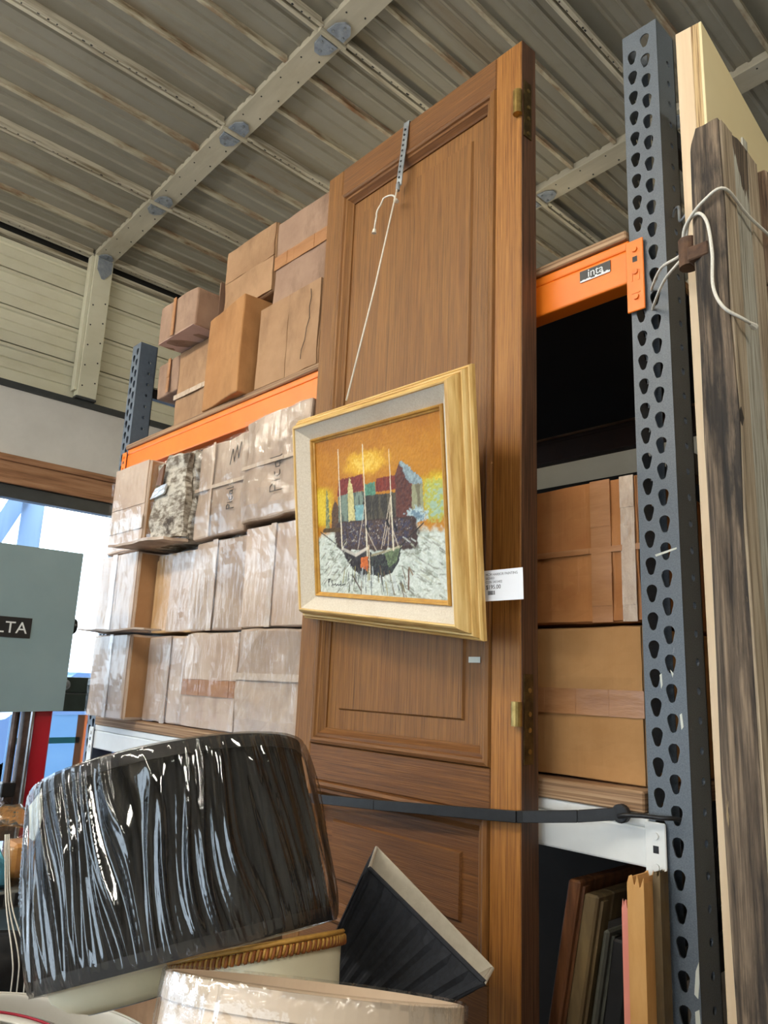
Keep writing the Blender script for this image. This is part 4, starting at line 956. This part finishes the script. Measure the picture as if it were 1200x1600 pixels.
# paper label under the film, upper left
def on_shade(px_t, z, dr=.004): return Vector(((RB+dr)*math.cos(px_t), (RB+dr)*math.sin(px_t), z))
b = MB(); t0 = tc + sg*1.12
vs = [on_shade(t0-sg*.12, .270), on_shade(t0+sg*.10, .262), on_shade(t0+sg*.12, .215), on_shade(t0-sg*.01, .205), on_shade(t0-sg*.13, .232)]
vs2 = [on_shade(t0-sg*.12, .270, .006), on_shade(t0+sg*.10, .262, .006), on_shade(t0+sg*.12, .215, .006), on_shade(t0-sg*.01, .205, .006), on_shade(t0-sg*.13, .232, .006)]
b.add(vs+vs2, [(0,1,2,3,4), (9,8,7,6,5)]+[(i, (i+1) % 5, 5+(i+1) % 5, 5+i) for i in range(5)]); b.build('paper_label', 'label_white', bs)
# cream bell shade with braid
cm = axes((-1.066, .770, 1.207), (-.324, .042, .945))
cs = thing('lampshade', 'upturned cream bell lampshade with gold braid under the black drum', 'lampshade', mw=cm)
prof = [(.134, 0), (.130, -.012), (.124, -.04), (.117, -.08), (.110, -.12), (.102, -.16), (.092, -.20), (.08, -.24), (.077, -.24), (.089, -.20), (.099, -.16), (.107, -.12), (.114, -.08), (.121, -.04), (.127, -.012), (.131, 0)]
MB().lathe(prof, 96, closed=True).build('shade_body', 'shade_cream', cs, smooth=True)
b1, b2 = MB(), MB(); n = 900
b1.tube([((.1365-.002)*math.cos(2*PI*i/n), (.1365-.002)*math.sin(2*PI*i/n), .002) for i in range(n+1)], .0035, 5)
b2.tube([((.1345+.0015*math.cos(2*PI*i*90/n))*math.cos(2*PI*i/n), (.1345+.0015*math.cos(2*PI*i*90/n))*math.sin(2*PI*i/n), -.009+.006*math.sin(2*PI*i*90/n)) for i in range(n+1)], .0027, 5)
b1.tube([((.1345+.002*math.cos(2*PI*i*90/n+2))*math.cos(2*PI*i/n), (.1345+.002*math.cos(2*PI*i*90/n+2))*math.sin(2*PI*i/n), -.008+.005*math.sin(2*PI*i*90/n+2.5)) for i in range(n+1)], .0024, 5)
b1.build('braid_cord', 'braid_gold', cs, smooth=True); b2.build('braid_zigzag', 'braid_brown', cs, smooth=True)
# small cream shade inside the drum
c2m = axes((-1.262, .655, 1.118), (-.361, -.017, .932))
c2 = thing('lampshade', 'small cream lampshade peeking out below the black drum', 'lampshade', mw=c2m)
MB().lathe([(.055,-.022),(.085,-.012),(.110,.006),(.118,.03),(.112,.03),(.105,.008),(.083,-.008),(.055,-.018)], 64, closed=True).build('shade_body', 'shade_cream', c2, smooth=True)
MB().tube([(.055*math.cos(2*PI*i/40), .055*math.sin(2*PI*i/40), -.02) for i in range(41)], .003, 6).build('ring', 'zinc', c2)
# beige drum in film
KB = .85; gm = axes((-.748, .626, 1.271), (-.171, .258, .951)) @ Matrix.Scale(KB, 4)
carton(-.88, -.56, .46, .30, TZ+.001, .93, 'card_kraft', 'small kraft box under the beige drum lampshade', None, [], group='boxes on the table')
gs = thing('lampshade', 'beige drum lampshade in clear plastic at the bottom edge', 'lampshade', mw=gm)
MB().lathe([(.200, 0), (.196, -.16), (.192, -.32), (.188, -.32), (.192, -.16), (.196, 0)], 96, closed=True).build('shade_body', 'shade_beige', gs, smooth=True)
MB().lathe([(.2015, .002), (.2015, -.026), (.194, -.026), (.194, .002)], 96, closed=True).build('rim_band', 'shade_beige', gs)
MB().lathe([(.1995, -.004), (.2, .006)]+[(.2035-.004*i/12, .004-.3*i/12) for i in range(13)], 260, lambda t, i, r, z: (r+.004*(1-abs(mnoise.noise(Vector((math.cos(t)*9+z*10, math.sin(t)*9, z*16)))))**5, z)).build('plastic_film', 'film_soft', gs, smooth=True)
# square black shade
Aq, Bq = Vector((-1.064, 1.0, 1.294)), Vector((-.800, 1.0, 1.184))
dq = Vector((-.150, .150, -.035)); dq = (dq - (Bq-Aq).normalized()*dq.dot((Bq-Aq).normalized())).normalized()*.27
dq = Vector((-.14, .165, -.03)).normalized()*.24
A2, B2 = Vector((-1.205, 1.150, 1.288)), Vector((-.912, 1.162, 1.140)); dq = A2-Aq
cen = (Aq+Bq+A2+B2)/4; nrm = (Bq-Aq).cross(dq).normalized()
if nrm.z < 0: nrm = -nrm
ncen = cen - nrm*.27 + (Aq-Bq)*.20
wq = .36
small = [ncen+(p-cen)*wq for p in (Aq, Bq, B2, A2)]
big = [Aq, Bq, B2, A2]
qs = thing('lampshade', 'black square pleated lampshade tipped on its side against the door', 'lampshade', tuple(small[0]))
def lerp(a, b, t): return a+(b-a)*t
def face_panel(i):
    j = (i+1) % 4; b = MB(); a0, a1, c1_, c0 = big[i], big[j], small[j], small[i]
    n_ = (a1-a0).cross(c0-a0).normalized()
    if n_.dot((a0+a1+c0+c1_)/4-(cen+ncen)/2) < 0: n_ = -n_
    N_ = 30; vs = []; fs = []
    for k in range(N_+1):
        t = k/N_; h = (.0055 if (k//2) % 2 else 0)
        for s in (.0, .08, .5, .92, 1.0): vs.append(lerp(lerp(a0, a1, t), lerp(c0, c1_, t), s) + n_*(h if 0 < s < 1 else .002))
    for k in range(N_):
        for s in range(4): fs.append((k*5+s, k*5+s+1, k*5+s+6, k*5+s+5))
    b.add(vs, fs); return b, n_
for i in range(4):
    b, n_ = face_panel(i); b.build('pleated_panel', 'shade_navy', qs)
    j = (i+1) % 4; inn = MB(); k = .985; ci = lambda p: cen+(p-cen)*k; cs_ = lambda p: ncen+(p-ncen)*k
    a0, a1, d0, d1 = ci(big[i]), ci(big[j]), cs_(small[i]), cs_(small[j])
    inn.hexa([a0, a1, d1, d0], [a0-n_*.002, a1-n_*.002, d1-n_*.002, d0-n_*.002]).build('lining_panel', 'shade_lining', qs)
    MB().tube([big[i], big[j]], .004 if i == 0 else .003, 8).build('rim_cord', 'shade_navy' if i == 0 else 'shade_lining', qs)
    MB().tube([big[i], small[i]], .004, 8).build('corner_cord', 'shade_navy', qs)
for t in (.25, .6):
    p = lerp(lerp(big[0], big[1], t), lerp(small[0], small[1], t), .78); b, n_ = face_panel(0); MB().tube([p, p+n_*.010], [.014, .009], 14).build('button', 'shade_navy', qs)
# white shade bottom left, another nested in it
wm = axes((-1.368, .528, 1.047), (-.016, .181, .983))
w1 = thing('lampshade', 'white empire lampshade lying open at the lower left corner', 'lampshade', mw=wm)
MB().lathe([(.16,-.195),(.229,-.006),(.2295,0),(.223,0),(.223,-.006),(.156,-.195)], 96, closed=True).build('shade_body', 'shade_white', w1, smooth=True)
MB().lathe([(.2295,-.014),(.2325,-.014),(.2325,.002),(.2295,.002)], 96, closed=True).build('rim_band', 'shade_white', w1)
w2 = thing('lampshade', 'smaller white lampshade with red piping nested in the open one', 'lampshade', mw=wm @ Matrix.Translation((.035, .045, -.012)))
MB().lathe([(.09,-.165),(.160,-.01),(.164,0),(.10,.006),(.098,.003),(.158,-.004),(.157,-.01),(.086,-.165)], 96, closed=True).build('shade_body', 'shade_white', w2, smooth=True)
MB().tube([(.140*math.cos(2*PI*i/80), .140*math.sin(2*PI*i/80), .0042) for i in range(81)], .0022, 6).build('red_piping', 'red_thread', w2, smooth=True)

# ------------------------------------------------------------------ band saw at the left
XS = -2.60
sw = thing('band_saw', 'floor standing band saw with grey-green wheel cover and red frame', 'band saw', (XS-.1, .78, 0))
MB().prism([(.47, 1.475), (1.018, 1.490), (1.020, 2.005), (.47, 2.000)], XS-.22, XS, 'x').build('wheel_cover', 'saw_green', sw, bevel=.006, seg=2)
MB().tube([(XS-.07, 1.0195, 1.765), (XS-.07, 1.056, 1.765)], [.014, .028], 20).build('cover_knob', 'knob_black', sw, bevel=.004)
lp = MB().box(XS-.001, XS+.002, .700, .886, 1.711, 1.776).build('logo_plate', 'logo_black', sw)
tx = xform(text_mesh('DELTA', .052, .0006, 1.05), basis((XS+.0028, .622, 1.7255), (0,1,0), (0,0,1)))
lo = min(v[1] for v in tx.v); hi = max(v[1] for v in tx.v); s_ = .162/(hi-lo); tx.v = [(v[0], .712+(v[1]-lo)*s_, v[2]) for v in tx.v]
tx.build('logo_lettering', 'logo_white', sw)
MB().box(XS-.16, XS-.03, .946, 1.004, .95, 1.485).build('column', 'saw_red', sw, bevel=.004)
MB().box(XS-.055, XS-.020, .912, .930, 1.05, 1.49).build('blade_guard', 'steel_dark', sw)
MB().tube([(XS-.02, .935, 1.03), (XS-.02, .935, 1.49)], .008, 10).build('guide_rod', 'chrome', sw)
MB().tube([(XS-.05, .895, 1.12), (XS-.05, .895, 1.49)], .012, 12).build('guide_post', 'steel_dark', sw)
MB().box(XS-.07, XS-.02, .872, .918, 1.220, 1.262).build('guide_clamp', 'knob_black', sw, bevel=.003)
b = MB(); b.box(XS-.065, XS-.03, .885, .910, 1.09, 1.222); b.tube([(XS-.02, .885, 1.19), (XS-.02, .885, 1.20), (XS-.0, .885, 1.195)], .012, 10); b.tube([(XS-.05, .88, 1.19), (XS-.01, .88, 1.19)], .014, 12); b.tube([(XS-.05, .88, 1.13), (XS-.0, .88, 1.13)], .008, 10)
b.build('blade_guide', 'steel_dark', sw)
MB().box(XS-.30, XS+.12, .62, 1.02, .93, .955).build('saw_table', 'grey_metal', sw, bevel=.004)
MB().box(XS-.22, XS, .47, 1.02, .40, .925).build('lower_cover', 'saw_green', sw, bevel=.006)
MB().box(XS-.26, XS+.02, .52, 1.00, 0, .40).build('stand', 'saw_red', sw, bevel=.006)

# ------------------------------------------------------------------ clutter lower left
ws = thing('metal_shelf', 'grey metal shelf edge behind the wrapped black drum', 'shelf', (-2.05, .6, 0))
MB().box(-2.20, -1.93, .20, .98, 1.085, 1.120).build('shelf_top', 'grey_metal', ws, bevel=.004)
b = MB()
for i in range(14): b.box(-1.932, -1.926, .21+i*.055, .24+i*.055, 1.09, 1.115)
b.build('slot_row', 'black_gap', ws)
MB().box(-2.20, -1.79, .20, .98, TZ-.03, TZ).build('lower_shelf', 'grey_metal', ws, bevel=.004)
for x in (-2.18, -1.95):
    for y in (.22, .96): MB().box(x-.012, x+.012, y-.012, y+.012, 0, 1.085).build('leg', 'grey_metal', ws)
def blob(name, c, r, mt, seed, parent, amp=.35, sc=1.6):
    bm = bmesh.new(); bmesh.ops.create_icosphere(bm, subdivisions=4, radius=1)
    for v in bm.verts:
        n_ = mnoise.noise(v.co*sc+Vector((seed, 0, 0)))*amp + (1-abs(mnoise.noise(v.co*sc*3+Vector((0, seed, 0)))))**3*.16; v.co *= 1+n_
        v.co = Vector((c[0]+v.co.x*r[0], c[1]+v.co.y*r[1], c[2]+max(-.8, v.co.z)*r[2]))
    b = MB(); b.v = [tuple(v.co) for v in bm.verts]; bm.verts.index_update(); b.f = [tuple(v.index for v in f.verts) for f in bm.faces]; bm.free()
    return b.build(name, mt, parent, smooth=True)
pg = thing('plastic_bag', 'clear plastic bag holding blue and orange packets', 'bag', (-2.0, .70, 1.12))
MB().hexa([(-2.06,.56,1.122),(-1.96,.58,1.122),(-1.96,.70,1.122),(-2.06,.70,1.122)], [(-2.06,.56,1.20),(-1.97,.60,1.235),(-1.97,.69,1.175),(-2.06,.70,1.20)]).build('blue_packet', 'bag_blue', pg, bevel=.006)
MB().box(-2.08, -2.00, .715, .79, 1.122, 1.205).build('orange_packet', 'bag_orange', pg, bevel=.008)
blob('bag_film', (-2.01, .68, 1.19), (.07, .11, .085), 'bag_film', 3.3, pg)
bd = thing('wrapped_bundle', 'black wrapped bundle tied with white strings below metal shelf', 'bundle', (-1.88, .66, TZ))
blob('wrapping', (-1.86, .66, .985), (.055, .15, .06), 'rubber_black', 8.1, bd)
MB().box(-1.92, -1.80, .48, .86, TZ+.001, .945).build('base_block', 'frame_black', bd, bevel=.01)
b = MB()
for dy in (.0, .012, .026): b.tube(rope([(-1.90, .655+dy*.3, 1.25), (-1.86, .662+dy*.4, 1.12), (-1.80, .668+dy, 1.03), (-1.785, .67+dy, .98), (-1.79, .668+dy*1.2, .88), (-1.795, .66+dy*1.5, .81)]), .0016, 6)
b.build('string', 'cord_white', bd, smooth=True)

# ------------------------------------------------------------------ things at and beyond the window
o = MB().box(XW-.6, XW-.58, 1.86, 2.02, 2.30, 2.85); ob = o.build('banner', 'cloth_blue'); tag(ob, 'pale blue banner hanging outside the window', 'banner')
o = MB().hexa([(XW-.62,1.62,2.52),(XW-.60,1.62,2.52),(XW-.60,1.72,2.44),(XW-.62,1.72,2.44)], [(XW-.62,1.78,2.9),(XW-.60,1.78,2.9),(XW-.60,1.92,2.9),(XW-.62,1.92,2.9)]); ob = o.build('banner', 'cloth_blue'); tag(ob, 'slanting pale grey-blue flag strip outside the window', 'flag')
ps = thing('poster', 'pale blue poster with green heading on the lower window pane', 'poster', (XW-.02, 2.05, 1.0))
MB().box(XW-.020, XW-.012, 1.80, 2.30, .55, 1.31).build('sheet', 'poster', ps)
MB().box(XW-.0118, XW-.011, 1.82, 2.28, 1.22, 1.29).build('top_stripe', 'purple_print', ps) if 0 else None
MB().box(XW-.0118, XW-.011, 1.82, 2.28, 1.12, 1.16).build('green_stripe', 'poster_green', ps)
MB().box(XW-.0118, XW-.011, 2.25, 2.32, .6, 1.31).build('orange_stripe', 'poster_orange', ps)
car = thing('car', 'blurred blue parked car seen through the window', 'car', (-9.5, 4.2, -.02))
MB().prism([(2.2,.25),(7.0,.25),(7.0,.75),(6.4,.95),(5.6,1.5),(3.6,1.5),(2.9,1.0),(2.2,.85)], -10.4, -8.8, 'x').build('body', 'car_blue', car, bevel=.08, seg=3)
for y in (3.0, 6.0):
    for x in (-10.4, -8.95): MB().tube([(x, y, .31), (x+.15, y, .31)], .33, 24).build('wheel', 'rubber_black', car)
MB().prism([(3.75,1.02),(5.6,1.02),(5.35,1.40),(3.85,1.40)], -8.81, -8.79, 'x').build('side_window', 'dark_trim', car)
